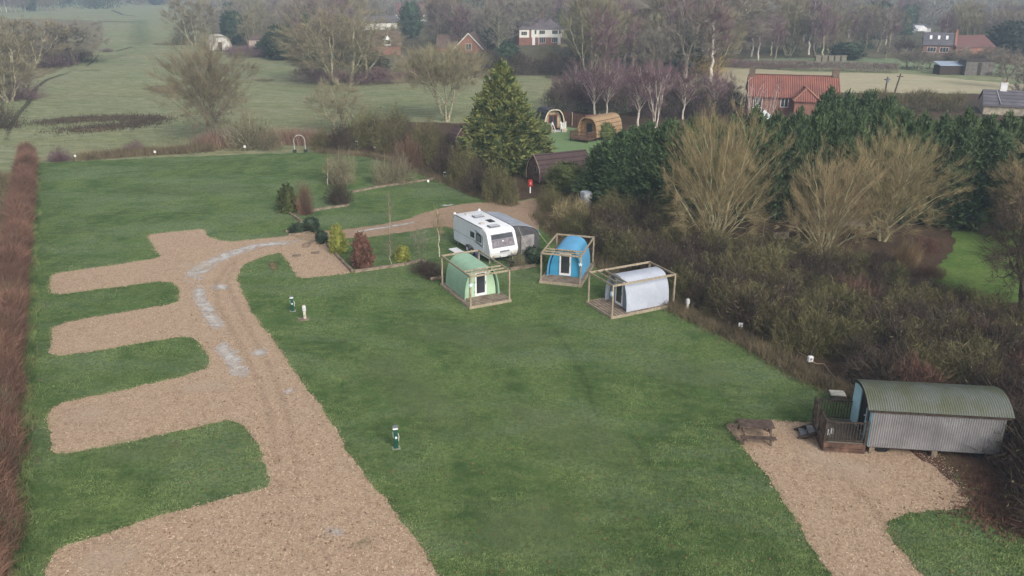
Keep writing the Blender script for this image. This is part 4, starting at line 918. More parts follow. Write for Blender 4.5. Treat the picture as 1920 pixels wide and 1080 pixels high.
strip([(1012, 404), (1060, 452), (1120, 490), (1200, 542), (1290, 590), (1400, 642), (1500, 700), (1575, 734), (1640, 770)], 26000, .8, .42, .03, TW['dead'], 'dead_grass', 'dead brown grass at the foot of the thicket along the lawn', 4, .5)
strip([(68, 320), (66, 400), (60, 520), (54, 650), (48, 800), (40, 1000), (30, 1120)], 16000, .35, .3, .03, BLADE, 'rough_grass', 'longer grass at the foot of the left hedge', 5, .5)
strip([(600, 286), (700, 294), (760, 312), (838, 342), (890, 364), (960, 386)], 9000, .8, .5, .035, TW['dead'], 'dead_grass', 'dead grass at the foot of the hedgerow behind the pitches', 6, .5)
strip([(1820, 960), (1890, 975), (1960, 1000), (1850, 900), (1900, 920)], 6000, 1.2, .15, .05, TW['copper'], 'leaf_drift', 'red-brown fallen leaves beyond the hut gravel', 7, 1.5)
strip([(-10, 330), (0, 450), (-10, 650), (-20, 900)], 12000, 1.4, .5, .05, TW['dead'], 'dead_grass', 'straw-coloured verge grass outside the left hedge', 8, .5)

CHIPM = mat('gravel_chips', (.70, .54, .40), .85, 9, .3, col2=(.37, .245, .155), thr=(.40, .60))
X, Y = pxscatter(230000, -20, 1940, 372, 1120, rngg); k = inpoly(X, Y, gp(GRAV)) | inpoly(X, Y, gp(GRAV2)); X, Y = X[k], Y[k]
ex = []; ey = []
for poly, st in ((GRAV, 1), (GRAV2, 1)):
    for p_ in poly:
        for _ in range(6): ex.append(p_.x+rngg.normal(0, .10)); ey.append(p_.y+rngg.normal(0, .10))
X = np.concatenate([X, ex]); Y = np.concatenate([Y, ey]); n = len(X); D_c = rngg.normal(0, 1, (n, 3)); D_c[:, 2] *= .18
V, Q, T = twig_tris(np.stack([X, Y, np.full(n, .062)], 1), D_c, rngg.uniform(.03, .07, n), rngg.uniform(.014, .03, n), rngg, .3)
V[:, 2] = np.maximum(V[:, 2], .05); tag(npmesh('gravel_chips', V, quads=Q, tris=T, m=CHIPM), 'loose pale and brown stone chips lying over the gravel', 'gravel', kind='stuff')
ex = []; ey = []
for poly in (GRAV, GRAV2, TRACK):
    for p_ in poly:
        for _ in range(7): ex.append(p_.x+rngg.normal(0, .09)); ey.append(p_.y+rngg.normal(0, .09))
blades('edge_grass', np.array(ex), np.array(ey),   .08, .026, BLADE, 12, .6, 'longer grass creeping over the gravel edges', cat='grass')
LEAFM = mat('fallen_leaf', (.20, .12, .06), .8, 5, .3)
X, Y = pxscatter(2600, 300, 1900, 450, 1080, rngg); n = len(X); D_c = rngg.normal(0, 1, (n, 3)); D_c[:, 2] *= .2
V, Q, T = twig_tris(np.stack([X, Y, np.full(n, .09)], 1), D_c, rngg.uniform(.05, .10, n), rngg.uniform(.05, .08, n), rngg, .2); tag(npmesh('fallen_leaves', V, quads=Q, tris=T, m=LEAFM), 'scattered brown leaves on the grass and gravel', 'leaves', kind='stuff')
HAZE_D = 0.00065
# ------------------------------------------------------------------ mini pods with their pergola decks
def loc3(c0, th, lx, ly):
    ax = Vector((math.cos(th), math.sin(th), 0)); bx = Vector((-math.sin(th), math.cos(th), 0)); return Vector((c0[0], c0[1], 0))+ax*lx+bx*ly
DW, DL, DH = 2.76, 4.63, 2.17
def paint(name, col): return mat(name, col, .55, 1.3, .07, fine=(9, .05))
def superarc(a, h, n=26, e=.66, f=.94):
    o = []
    for i in range(n+1):
        t = PI*i/n; c, s_ = math.cos(t), math.sin(t)
        o.append((a*(1 if c > 0 else -1)*abs(c)**e, h*abs(s_)**f))
    return o
def deck(c, rz, lab, side=1):
    t = thing('pergola_deck', lab, 'deck', (c.x, c.y, 0), rz, 'timber pergola decks under the small pods')
    x, y = DW/2, DL/2
    MB().box(-x-.02, x+.02, -y+.03, y+.02, .06, .17).build('decking', DECKW, t)
    m = MB(); m.box(-x-.06, x+.06, -y-.06, -y+.028, .02, .20); m.box(-x-.06, x+.06, y+.022, y+.08, .02, .165)
    m.box(-x-.075, -x-.022, -y+.03, y+.02, .02, .195); m.box(x+.022, x+.075, -y+.03, y+.02, .02, .195); m.build('edge_board', WOOD, t)
    for sx in (-1, 1):
        for sy in (-1, 1):
            cx, cy = sx*(x-.05), sy*(y-.05); MB().box(cx-.05, cx+.05, cy-.05, cy+.05, .17, DH-.125).build('post', WOOD, t, bevel=.006)
    for sx in (-1, 1): MB().box(sx*(x-.05)-.035, sx*(x-.05)+.035, -y, y, DH-.12, DH).build('beam', WOOD, t, bevel=.006)
    for sy in (-1, 1): MB().box(-x+.09, x-.09, sy*(y-.05)-.03, sy*(y-.05)+.03, DH-.12, DH-.005).build('beam', WOOD, t, bevel=.006)
    for yy in (-y+.58, -y+1.1): MB().box(-x+.09, x-.09, yy-.025, yy+.025, DH-.10, DH-.01).build('rafter', WOOD, t, bevel=.006)
    return t
def mini_pod(c, rz, shellm, wallm, lab, a=1.13, h=1.95, l0=-DL/2+1.45, l1=DL/2-.28):
    t = thing('camping_pod', lab, 'pod', (c.x, c.y, .172), rz, 'small curved camping pods')
    MB().shell(superarc(a, h), l0-.22, l1, .045).build('shell', shellm, t, smooth=True)
    inner = [(x*.94, max(z*.955, 0)) for x, z in superarc(a, h)]
    MB().extr(inner, l0, l0+.05).build('front_wall', wallm, t); MB().extr(inner, l1-.10, l1-.05).build('rear_wall', wallm, t)
    MB().shell([(x*1.0, z*1.0+.002) for x, z in superarc(a+.012, h+.012)], l0-.26, l0-.222, .07).build('front_trim', shellm, t, smooth=True)
    for k in range(1, 4): yy = l0-.22+(l1-l0+.22)*k/4; MB().shell(superarc(a+.010, h+.010), yy-.02, yy+.02, .008).build('seam_strip', shellm, t, smooth=True)
    d = MB(); w0, w1, zt = -.34, .34, 1.62
    d.box(w0-.06, w0+.05, l0-.05, l0-.003, .05, zt); d.box(w1-.05, w1+.06, l0-.05, l0-.003, .05, zt); d.box(w0+.05, w1-.05, l0-.05, l0-.003, zt-.09, zt); d.box(w0+.05, w1-.05, l0-.05, l0-.003, .05, .2)
    fr = d.build('door', WHITE, t)
    MB().box(w0+.05, w1-.05, l0-.03, l0-.01, .2, zt-.09).build('pane', GLASS, fr)
    MB().tube([(w1-.01, l0-.08, .75), (w1-.01, l0-.08, .98)], .012).build('handle', BLACK, fr)
    m = MB()
    for z in (.3, .95, 1.4): m.box(w0-.085, w0-.055, l0-.055, l0-.02, z, z+.07)
    m.build('hinge', BLACK, fr)
    MB().box(-.45, .45, l0-.13, l0-.003, zt+.04, zt+.08).build('drip_board', WHITE, t)
    return t
SIGNM = mat('sign_pale_blue', (.55, .80, .92), .4, 3, .08)
def star(c, rz, lx, z, lab, name='star_ornament', n=5):
    t = thing(name, lab, 'ornament'); ax = Vector((math.cos(rz), math.sin(rz), 0)); bx = Vector((-math.sin(rz), math.cos(rz), 0))
    p = c+ax*lx+bx*(-DL/2-.035); t.location = (p.x, p.y, z); t.rotation_euler = (0, 0, rz)
    if n: prof = [((.17 if k % 2 == 0 else .075)*math.sin(PI*k/n), (.17 if k % 2 == 0 else .075)*math.cos(PI*k/n)) for k in range(2*n)]
    else: prof = [(.13*math.sin(2*PI*k/20), .16*math.cos(2*PI*k/20)) for k in range(20)]
    MB().extr(prof, -.03, 0).build('plate', SIGNM, t)
    MB().extr([(x*.45, y*.45) for x, y in prof], -.042, -.031).build('centre', WHITE, t)
th = math.radians(27.06); cg = loc3((-2.566, 46.816), th, DW/2, DL/2)
deck(cg, th, 'weathered timber pergola deck carrying the green pod'); mini_pod(cg, th, paint('mint_paint', (.30, .47, .33)), paint('mint_wall_lit', (.40, .56, .38)), 'mint-green curved pod with white glazed door on its timber deck')  # end walls painted lighter than the shell, for light falling on the front
star(cg, th, -DW/2+.05, 1.60, 'pale blue star plaque on the front post of the green pod deck')
th2 = math.radians(-15.917); cb = loc3((1.869, 51.516), th2, DW/2, DL/2)
deck(cb, th2, 'weathered timber pergola deck carrying the blue pod'); mini_pod(cb, th2, paint('blue_paint', (.11, .34, .56)), paint('blue_wall', (.055, .30, .50)), 'bright blue curved pod with white glazed door, between the green and grey ones')
star(cb, th2, DW/2-.05, 1.60, 'pale blue star plaque on the right front post of the blue pod deck')
th3 = math.radians(26.96); c0 = loc3((5.95, 45.329), th3, DL/2, DW/2); rz3 = th3-PI/2
deck(c0, rz3, 'weathered timber pergola deck carrying the grey pod'); mini_pod(c0, rz3, paint('grey_paint', (.42, .45, .52)), paint('grey_wall_shaded', (.20, .26, .32)), 'pale grey curved pod seen side-on, nearest the thicket')  # shade on the left-facing end walls is painted in as a darker blue-grey
star(c0, rz3, DW/2-.05, 1.62, 'round pale blue plaque on the front post of the grey pod deck', 'round_plaque', 0)
# broom and bucket beside the green pod door
b_ = thing('broom', 'thin pale broom leaning by the left front corner of the green pod', 'broom', (0, 0, 0)); p = loc3((-2.566, 46.816), th, .40, 1.12); b_.location = (p.x, p.y, .18); b_.rotation_euler = (0, 0, th)
MB().tube([(0, 0, .05), (.08, .06, 1.1)], .014).build('handle', WOOD, b_); MB().box(-.13, .13, -.03, .03, 0, .1).build('head', TW['straw'], b_)
# ------------------------------------------------------------------ caravan and awning
CW = mat('caravan_white', (.78, .79, .81), .3, .8, .04, spec=.5); CG = mat('caravan_white_shaded', (.70, .75, .82), .35, .9, .05, spec=.5)  # side panels: the white with its bluish shade put into the colour
GREYP = mat('grey_plastic', (.20, .21, .23), .5, 4, .15); TYRE = mat('tyre_rubber', (.02, .02, .02), .9, 8, .3); RIM = mat('wheel_rim', (.45, .46, .48), .35, 6, .1, metal=.4)
RUNG = mat('galvanised', (.42, .43, .44), .5, 6, .15, metal=.5)
cv = thing('caravan', 'white touring caravan with dark front windows parked behind the green pod', 'caravan', (-2.02, 58.1, 0), math.radians(30.5))
hw, L0, L1 = 1.15, -2.9, 2.9
prof = [(L0+.22, .42), (L0+.02, .75), (L0, 1.05), (L0+.10, 1.30), (L0+.44, 2.12), (L0+.62, 2.32), (L0+.95, 2.42), (L1-.25, 2.47), (L1-.06, 2.42), (L1, 2.2), (L1-.02, .62), (L1-.12, .42)]
body = MB(); body.extr(prof, -hw, hw, 'x'); body.build('body', CW, cv, smooth=True, bevel=.05)
side = [(L0+.98, .50), (L0+.98, 1.2), (L0+1.25, 2.05), (L0+1.55, 2.26), (L1-.22, 2.30), (L1-.13, .56)]
for sx in (-1, 1): MB().extr(side, sx*(hw+.001), sx*(hw+.014), 'x').build('side_panel', CG, cv)
def onfront(u, w_, z0, z1, off, th_=.015):
    f = lambda z: L0+.10+(.34)*(z-1.30)/.82
    a = [(u-w_/2, f(z0)-off, z0), (u+w_/2, f(z0)-off, z0), (u+w_/2*.96, f(z1)-off, z1), (u-w_/2*.96, f(z1)-off, z1)]
    b = [(x, y-th_, z) for x, y, z in a]; return MB().add(a+b, [(0, 1, 2, 3), (7, 6, 5, 4), (0, 4, 5, 1), (1, 5, 6, 2), (2, 6, 7, 3), (3, 7, 4, 0)])
wf = onfront(0, 1.86, 1.22, 2.14, .0).build('window', GREYP, cv)
for u, w_ in ((-.62, .40), (0, .68), (.62, .40)): onfront(u, w_, 1.28, 1.76, .017, .012).build('pane', GLASSP, wf)
onfront(0, 1.74, 1.80, 2.09, .017, .01).build('sunroof_pane', GLASS, wf)
onfront(0, .10, 1.60, 1.68, .031, .008).build('emblem', WHITE, wf)
for sx in (-1, 1):
    X0 = sx*(hw+.016); X1 = sx*(hw+.036)
    wd = MB().extr([(L0+1.28, 1.35), (L0+1.28, 1.78), (L0+1.42, 1.95), (L0+2.05, 1.95), (L0+2.05, 1.35)], X0, X1, 'x').build('window', GLASS, cv)
    MB().extr([(L0+1.42, 1.42), (L0+1.42, 1.80), (L0+1.95, 1.84), (L0+1.95, 1.42)], X1+sx*.001, X1+sx*.01, 'x').build('pane', GREYP, wd)
    w2 = MB().extr([(L0+2.35, 1.42), (L0+2.35, 1.84), (L0+2.95, 1.84), (L0+2.95, 1.42)], X0, X1, 'x').build('window', GLASS, cv)
    MB().extr([(L0+1.05, 1.05), (L0+1.15, 1.20), (L0+2.3, 1.30), (L0+2.2, 1.16)], X0, X0+sx*.01, 'x').build('swoosh_stripe', GREYP, cv)
    MB().extr([(L0+2.2, 2.02), (L0+2.2, 2.10), (L0+1.1, 1.9), (L0+1.05, 1.2), (L0+1.13, 1.2), (L0+1.2, 1.86)], X0, X0+sx*.01, 'x').build('swoosh_stripe', GREYP, cv)
    MB().box(sx*(hw+.016), sx*(hw+.022), L0+1.6, L1-.2, 1.24, 1.265).build('trim_strip', GREYP, cv)
    MB().box(sx*hw-.03, sx*hw+.03, L0+1.2, L1-.3, 2.425, 2.475).build('awning_rail', GREYP, cv)
    # wheels under an arch
    ac = [(.15+.78*math.cos(PI*k/10), .40+.36*math.sin(PI*k/10)) for k in range(11)]
    MB().extr(ac, sx*(hw+.017), sx*(hw+.04), 'x').build('wheel_arch', GREYP, cv)
    for yy in (-.22, .52):
        wl_ = MB(); wl_.tube([(sx*(hw-.15), yy, .31), (sx*(hw+.05), yy, .31)], .31, 20); tyre = wl_.build('wheel', TYRE, cv, smooth=True)
        MB().tube([(sx*(hw+.045), yy, .31), (sx*(hw+.065), yy, .31)], .19, 16).build('rim', RIM, tyre)
    for yy in (L0+.5, L1-.35): MB().box(sx*.95-.04, sx*.95+.04, yy-.05, yy+.05, 0, .45).build('steady_leg', RUNG, cv)
    MB().box(sx*(hw-.10)-.09, sx*(hw-.10)+.09, L1-.20, L1+.03, 2.36, 2.56).build('corner_cap', CW, cv, bevel=.05)
    MB().box(sx*(hw-.02)-.02, sx*(hw-.02)+.03, L1-.14, L1-.02, 2.15, 2.32).build('grab_light', GREYP, cv)
for (x, y, a, b2) in ((-.15, L0+1.3, .42, .28), (.1, L1-1.7, .42, .30)):
    h_ = MB().box(x-a, x+a, y-b2, y+b2, 2.44, 2.53).build('roof_light', GREYP, cv, bevel=.03); MB().box(x-a+.08, x+a-.08, y-b2+.08, y+b2-.08, 2.531, 2.55).build('pane', mat('milky_plastic', (.5, .52, .56), .3, 2, .1), h_)
MB().box(.1, .55, L0+2.3, L0+3.0, 2.45, 2.48).build('solar_panel', BLACK, cv)
for (x, y) in ((-.55, L0+2.3), (-.3, L1-.7)): MB().box(x-.2, x+.2, y-.17, y+.17, 2.46, 2.53).build('roof_vent', mat('vent_beige', (.55, .52, .48), .5, 3, .1), cv, bevel=.03)
m = MB(); m.beam((-.5, L0+.2, .42), (0, L0-1.1, .42), .07, .09); m.beam((.5, L0+.2, .42), (0, L0-1.1, .42), .07, .09); m.box(-.06, .06, L0-1.3, L0-1.0, .38, .5); m.cyl(0, L0-.95, .1, .75, .03, 8); m.cyl(0, L0-.95, 0, .2, .1, 10); m.build('tow_hitch', BLACK, cv)
MB().box(-.35, .35, L0-.15, L0+.05, .95, 1.0).build('locker_handle', GREYP, cv)
for sx in (-1, 1): MB().box(sx*.75-.15, sx*.75+.15, L0-.02, L0+.06, .62, .72).build('lamp', mat('lamp_lens', (.55, .45, .35), .3, 2, .1), cv)
MB().box(-.28, .28, L0+.03, L0+.1, .50, .58).build('number_plate', mat('plate_white', (.7, .7, .68), .5, 2, .1), cv)
M4 = Matrix.Translation((-2.02, 58.1, 0)) @ Matrix.Rotation(math.radians(30.5), 4, 'Z')
def cvp(x, y, z=0): return M4 @ Vector((x, y, z))
st = thing('step', 'low pale plastic step lying beside the rear of the caravan', 'step', cvp(-1.75, 1.25), math.radians(30.5)); MB().box(-.35, .35, -.6, .6, .05, .12).build('tread', WHITE, st, bevel=.02); MB().box(-.3, -.2, -.5, .5, 0, .05).box(.2, .3, -.5, .5, 0, .05).build('foot', GREYP, st)
wt = thing('water_barrel', 'dark blue upright water barrel beside the caravan towing end', 'barrel', cvp(-1.55, -1.75), .3); m = MB(); m.cyl(0, 0, 0, .75, .17, 14); m.build('drum', mat('blue_plastic', (.05, .07, .16), .4, 3, .2), wt, smooth=True); MB().tube([(-.17, 0, .7), (-.1, 0, .95), (.1, 0, .95), (.17, 0, .7)], .02).build('handle', RUNG, wt)
AWR = mat('awning_roof', (.31, .34, .39), .8, 1.2, .10); AWD = mat('awning_charcoal', (.085, .085, .095), .85, 2, .2); AWL = mat('awning_panel', (.30, .28, .28), .6, 2.5, .25)
aw = thing('awning', 'grey fabric awning attached along the far side of the caravan', 'awning', (-2.02, 58.1, 0), math.radians(30.5))
rp = [(1.19, 2.38), (1.7, 2.34), (2.4, 2.20), (3.0, 1.98), (3.35, 1.70), (3.5, 1.35)]
MB().shell(rp[::-1], -2.0, 2.3, .03).build('roof', AWR, aw, smooth=True)
wp = [(1.21, .05), (1.21, 2.33), (1.7, 2.29), (2.4, 2.15), (3.0, 1.92), (3.33, 1.66), (3.47, 1.33), (3.52, .05)]
MB().extr(wp, -1.95, -1.92).build('front_wall', AWD, aw); MB().extr(wp, 2.2, 2.23).build('rear_wall', AWD, aw); MB().box(3.49, 3.52, -1.9, 2.19, .03, 1.32).build('side_wall', AWD, aw)
fp = MB().box(1.95, 3.05, -1.985, -1.953, .12, 1.5).build('window_panel', AWL, aw); MB().box(1.35, 1.85, -1.98, -1.953, .1, 1.5).build('door_flap', mat('awning_door', (.13, .11, .11), .8, 2, .2), aw)
for a, b in (((3.5, -1.95, 1.5), (4.3, -2.9, .02)), ((3.5, 2.2, 1.5), (4.2, 3.1, .02)), ((1.7, -1.95, 2.2), (2.2, -3.2, .02))): MB().tube([a, b], .012, 4).build('guy_rope', mat('rope_lime', (.45, .5, .25), .8, 3, .1), aw)
# ------------------------------------------------------------------ corrugated hut with its deck
hp = G(1624, 852, 0); hz = math.radians(-6.3)
hut = thing('shepherd_hut', 'corrugated-iron hut with curved mossy roof and pale blue door end', 'hut', (hp.x, hp.y, 0), hz)
HL, HWd = 5.3, 2.35
def corrug(pts_f, n_per=6, ribs=54, amp=.016, L=HL, x0=0.0):
    """wavy sheet: cross-section list of (y,z,ny,nz), corrugated along x"""
    nx = ribs*n_per+1; V = []; m_ = len(pts_f)
    for i in range(nx):
        x = x0+L*i/(nx-1); o = amp*math.sin(2*PI*ribs*i/(nx-1))
        for (y, z, ny, nz) in pts_f: V.append((x, y+ny*o, z+nz*o))
    Q = [(i*m_+k, i*m_+k+1, (i+1)*m_+k+1, (i+1)*m_+k) for i in range(nx-1) for k in range(m_-1)]
    return np.array(V), np.array(Q)
ROOFM = mat('hut_roof_iron', (.135, .148, .128), .6, .9, .2, col2=(.105, .115, .07), thr=(.38, .6), metal=.1, fine=(14, .12))
WALLM = mat('hut_wall_iron', (.24, .235, .24), .55, 1.0, .16, metal=.1, fine=(12, .08))
hw_ = thing
V, Q = corrug([(-.03, .40, -1, 0), (-.03, 2.16, -1, 0)]); npmesh('wall', V, quads=Q, m=WALLM, parent=hut, smooth=True)
V, Q = corrug([(HWd+.03, .40, 1, 0), (HWd+.03, 2.16, 1, 0)]); npmesh('wall', V, quads=Q, m=WALLM, parent=hut, smooth=True)
arc = []
for k in range(17):
    t = -1+2*k/16; y = HWd/2+t*(HWd/2+.16); z = 2.22+.54*(1-t*t)**.9 if abs(t) < 1 else 2.22; arc.append((y, z))
arcn = []
for k, (y, z) in enumerate(arc):
    a, b = arc[max(k-1, 0)], arc[min(k+1, 16)]; dy, dz = b[0]-a[0], b[1]-a[1]; l_ = math.hypot(dy, dz); arcn.append((y, z, -dz/l_, dy/l_))
V, Q = corrug(arcn, L=HL+.5, x0=-.28, ribs=58); npmesh('roof', V, quads=Q, m=ROOFM, parent=hut, smooth=True)
MB().shell([(y, z-.03) for y, z in arc], -.27, -.20, .12, 'x').build('bargeboard', DARKW, hut); MB().shell([(y, z-.03) for y, z in arc], HL+.14, HL+.20, .12, 'x').build('bargeboard', DARKW, hut)
MB().box(-.2, HL+.15, -.14, -.055, 2.10, 2.19).build('gutter', DARKW, hut)
endp = [(0, .40)]+[(max(0, min(HWd, y)), z-.06) for y, z in arc[1:-1]]+[(HWd, .40)]
BLUEP = mat('hut_pale_blue', (.40, .62, .70), .5, 2, .08)
MB().extr(endp, -.03, .02, 'x').build('end_wall', BLUEP, hut); MB().extr(endp, HL-.02, HL+.03, 'x').build('end_wall', DARKW, hut)
MB().box(.03, HL-.03, 0, HWd, .36, .46).build('chassis', DARKW, hut)
dr = MB().box(-.06, -.032, .78, 1.42, .56, 2.45).build('doorway', mat('painted_interior_shade', (.012, .011, .012), .8, 3, .2), hut)  # near-black panel on the solid end wall paints the shade of an open doorway
d2 = MB().xf(Matrix.Identity(4)); d2.box(-.05, 0, 0, .62, .55, 2.44)
dm = d2.build('door', BLUEP, hut, bevel=.01); dm.location = (-.07, 1.44, 0); dm.rotation_euler = (0, 0, math.radians(12))
wn = MB().box(-.065, -.032, .28, .56, 1.35, 1.85).build('window', BLACK, hut); MB().box(-.075, -.066, .32, .405, 1.39, 1.81).box(-.075, -.066, .435, .52, 1.39, 1.81).build('pane', GLASSP, wn)
MB().cyl(-.1, .7, 1.5, 1.53, .03).build('wall_lamp', WHITE, hut)
for yy in (.25, HWd-.25):
    for xx in (.7, HL-.7):
        w_ = MB(); w_.tube([(xx, yy-.04, .29), (xx, yy+.04, .29)], .29, 18); w_.build('wheel', BLACK, hut)
for xx in (.1, HL*.5, HL-.12): MB().box(xx, xx+.22, .02, .24, 0, .36).build('block', SLEEP, hut)
hd = thing('hut_deck', 'dark stained timber deck with spindle railings in front of the pale blue hut end', 'deck', (hp.x, hp.y, 0), hz)
DX0, DX1, DY0, DY1, DZ = -1.82, -.09, .0, 2.05, .52
DDK = ribbed('dark_deck_boards', (.15, .125, .10), 8, 1, depth=.01, rough=.85, dirt=(.09, .07, .055), dscale=3, width=.12)
MB().box(DX0, DX1, DY0, DY1, DZ-.05, DZ).build('decking', DDK, hd)
m = MB(); m.box(DX0, DX1, DY0-.05, DY0-.003, .03, .24); m.box(DX0, DX1, DY0-.045, DY0-.003, .26, .48); m.box(DX0-.05, DX0-.003, DY0, DY1, .03, .24); m.box(DX0-.045, DX0-.003, DY0, DY1, .26, .48); m.build('skirt', mat('reddish_stained_boards', (.13, .075, .055), .8, 3, .35), hd)
def railing(a, b, nm='railing'):
    m = MB(); a = Vector(a); b = Vector(b); L = (b-a).length; n = max(2, int(L/.125)); zt = DZ+.95
    m.beam(a+Vector((0, 0, zt)), b+Vector((0, 0, zt)), .09, .045); m.beam(a+Vector((0, 0, DZ+.10)), b+Vector((0, 0, DZ+.10)), .05, .05)
    for i in range(1, n): q = a.lerp(b, i/n); m.beam(q+Vector((0, 0, DZ+.12)), q+Vector((0, 0, zt-.03)), .035, .035, (1, 0, 0))
    m.build(nm, DARKW, hd)
railing((DX0+.04, DY0+.03, 0), (DX1-.05, DY0+.03, 0)); railing((DX0+.04, DY1-.04, 0), (DX1-.05, DY1-.04, 0)); railing((DX0+.03, DY0+.06, 0), (DX0+.03, DY0+.95, 0)); railing((DX0+.03, DY1-.5, 0), (DX0+.03, DY1-.06, 0))
for x, y in ((DX0+.02, DY0+.02), (DX0+.02, DY1-.02), (DX1-.04, DY0+.02), (DX1-.04, DY1-.02), (DX0+.02, DY0+.98), (DX0+.02, DY1-.52)): MB().box(x-.05, x+.05, y-.05, y+.05, 0, DZ+1.06).build('post', DARKW, hd)
sp = thing('wooden_steps', 'dark timber steps with grey treads at the left side of the hut deck', 'steps'); q = Matrix.Translation(hp) @ Matrix.Rotation(hz, 4, 'Z') @ Vector((DX0-.07, 1.27, 0)); sp.location = q; sp.rotation_euler = (0, 0, hz)
for k in range(2): MB().box(-.32*(k+1), -.32*k-.02, -.34, .34, .33-.17*k-.02, .33-.17*k+.03).build('tread', mat('grey_tread', (.16, .165, .18), .8, 5, .2), sp)
for yy in (-.37, .37): MB().beam((0, yy, .38), (-.78, yy, .03), .05, .2).build('stringer', DARKW, sp)
def hutp(x, y, z): return Matrix.Translation(hp) @ Matrix.Rotation(hz, 4, 'Z') @ Vector((x, y, z))
for k, (x, y) in enumerate(((-1.50, .60), (-1.33, .72))):
    l_ = thing('lantern', ('white lantern at the left of the pair on the hut deck', 'white lantern at the right of the pair on the hut deck')[k], 'lantern', hutp(x, y, DZ+.001), hz)
    MB().box(-.05, .05, -.05, .05, 0, .03).box(-.05, .05, -.05, .05, .2, .23).build('frame', WHITE, l_); MB().box(-.042, .042, -.042, .042, .031, .199).build('glass', mat('lantern_glass', (.8, .8, .78), .3, 2, .03), l_); MB().tube([(-.03, 0, .23), (0, 0, .29), (.03, 0, .23)], .006, 4).build('handle', WHITE, l_)
sl = thing('stone_table', 'pale stone slab on a small dark plinth on the grass behind the hut deck', 'table', G(1568, 752), math.radians(-8)); sl.scale = (.86, .86, .8)
MB().box(-.28, .28, -.2, .2, 0, .5).build('plinth', mat('plinth_stone', (.12, .10, .09), .9, 5, .2), sl, bevel=.02); MB().extr([(-.42, -.02), (-.40, .05), (.40, .05), (.42, -.02)], -.32, .32).build('slab', mat('pale_stone', (.42, .40, .35), .85, 4, .15), sl, bevel=.015)
for v in sl.children:
    if v.name.startswith('slab'): v.location.z = .525
pt = thing('picnic_table', 'dark wooden picnic table on the gravel corner', 'picnic table', G(1418, 829)+Vector((0, .35, 0)), math.radians(-4.5))
PW = mat('picnic_wood', (.10, .07, .055), .85, 5, .3)
m = MB(); [m.box(-.76, .76, -.37+k*.15, -.37+k*.15+.14, .70, .74) for k in range(5)]; m.build('table_top', PW, pt)
for sy in (-1, 1): m = MB(); m.box(-.76, .76, sy*.72-.07-.075, sy*.72-.075+.06, .42, .455); m.box(-.76, .76, sy*.72+.0, sy*.72+.13, .42, .455); m.build('bench', PW, pt)
for sx in (-.58, .58):
    m = MB(); m.beam((sx, -.30, .70), (sx, -.70, 0), .045, .09, (1, 0, 0)); m.beam((sx, .30, .70), (sx, .70, 0), .045, .09, (1, 0, 0)); m.build('leg', PW, pt); MB().box(sx+.024, sx+.065, -.82, .82, .33, .415).build('cross_bar', PW, pt)
MB().beam((-.56, 0, .36), (-.15, 0, .69), .04, .07).build('brace', PW, pt); MB().beam((.56, 0, .36), (.15, 0, .69), .04, .07).build('brace', PW, pt)
# ------------------------------------------------------------------ service posts, markers, cable
GRN = mat('bollard_green', (.018, .085, .055), .45, 4, .2)
def bollard(px, lab, h=1.1, body=GRN, s=1.0):
    t = thing('hookup_bollard', lab, 'bollard', G(*px), .25); r = .095*s
    MB().box(-r, r, -r*.9, r*.9, .04, h*.88).build('column', body, t, bevel=.015); MB().box(-r*1.9, r*1.9, -r*1.7, r*1.7, 0, .04).build('foot', mat('concrete', (.35, .34, .30), .9, 6, .2), t)
    hd_ = MB().box(-r*1.15, r*1.15, -r, r, h*.88, h*.95).build('lamp_head', WHITE, t, bevel=.01); MB().box(-r*1.2, r*1.2, -r*1.1, r*1.1, h*.95, h).build('cap', GREYP, t, bevel=.015)
    MB().box(-.035, .05, -r-.03, -r*.9-.002, h*.50, h*.58).build('socket', WHITE, t); MB().box(-r-.02, -r-.002, -.04, .04, h*.5, h*.75).build('side_socket', mat('socket_grey', (.6, .62, .62), .4, 3, .1), t)
    MB().tube([(r, 0, h*.7), (r+.05, 0, h*.55), (r+.02, -.02, h*.35)], .012, 5).build('lead', WHITE, t)
    return t
bollard((743, 841), 'green electric hook-up bollard in the middle of the near lawn')
bollard((549, 584), 'green electric hook-up bollard beside the pale post near the gravel bend', 1.0)
bollard((834, 339), 'dark service bollard with white head at the end of the upper timber edging', .95, BLACK)
bollard((669, 279), 'dark service bollard with grey head in the hedgerow above the pitches', .95, BLACK)
def post(px, h, lab, base=True):
    t = thing('service_post', lab, 'post', G(*px), .3)
    MB().box(-.075, .075, -.06, .06, .0, h).build('post', mat('pale_post', (.55, .51, .44), .8, 5, .2), t, bevel=.02)
    MB().box(-.10, .10, -.10, .10, h*.62, h*.95).build('tap_cover', mat('pale_grey', (.58, .58, .60), .6, 4, .15), t, bevel=.02)
    if base: MB().box(-.42, .22, -.28, .2, 0, .07).build('slab', SLEEP, t)
post((572, 599), .92, 'pale wooden water post on a small slab near the gravel bend'); post((1288, 584), .85, 'pale stand-pipe post on a round slab beside the grey pod')
def marker(px, h, lab, w_=.2, num=None, name='pitch_marker'):
    t = thing(name, lab, 'sign', G(*px), random.uniform(-.2, .2)); MB().box(-.02, .02, -.02, .02, 0, h-.02).build('stake', WOOD, t)
    MB().box(-w_/2, w_/2, -.045, -.022, h-w_*.95, h+.02).build('plate', WHITE, t)
marker((143, 303), .75, 'white pitch number plate nearest the left hedge end', .24); marker((292, 295), .75, 'white pitch number plate in the middle of the top lawn edge', .24); marker((460, 285), .75, 'white pitch number plate by the reeds', .24)
marker((1387, 624), .62, 'small white sign on a stake at the thicket edge right of the grey pod', .24); marker((703, 284), .6, 'white marker in the hedgerow above the pitches', .24)
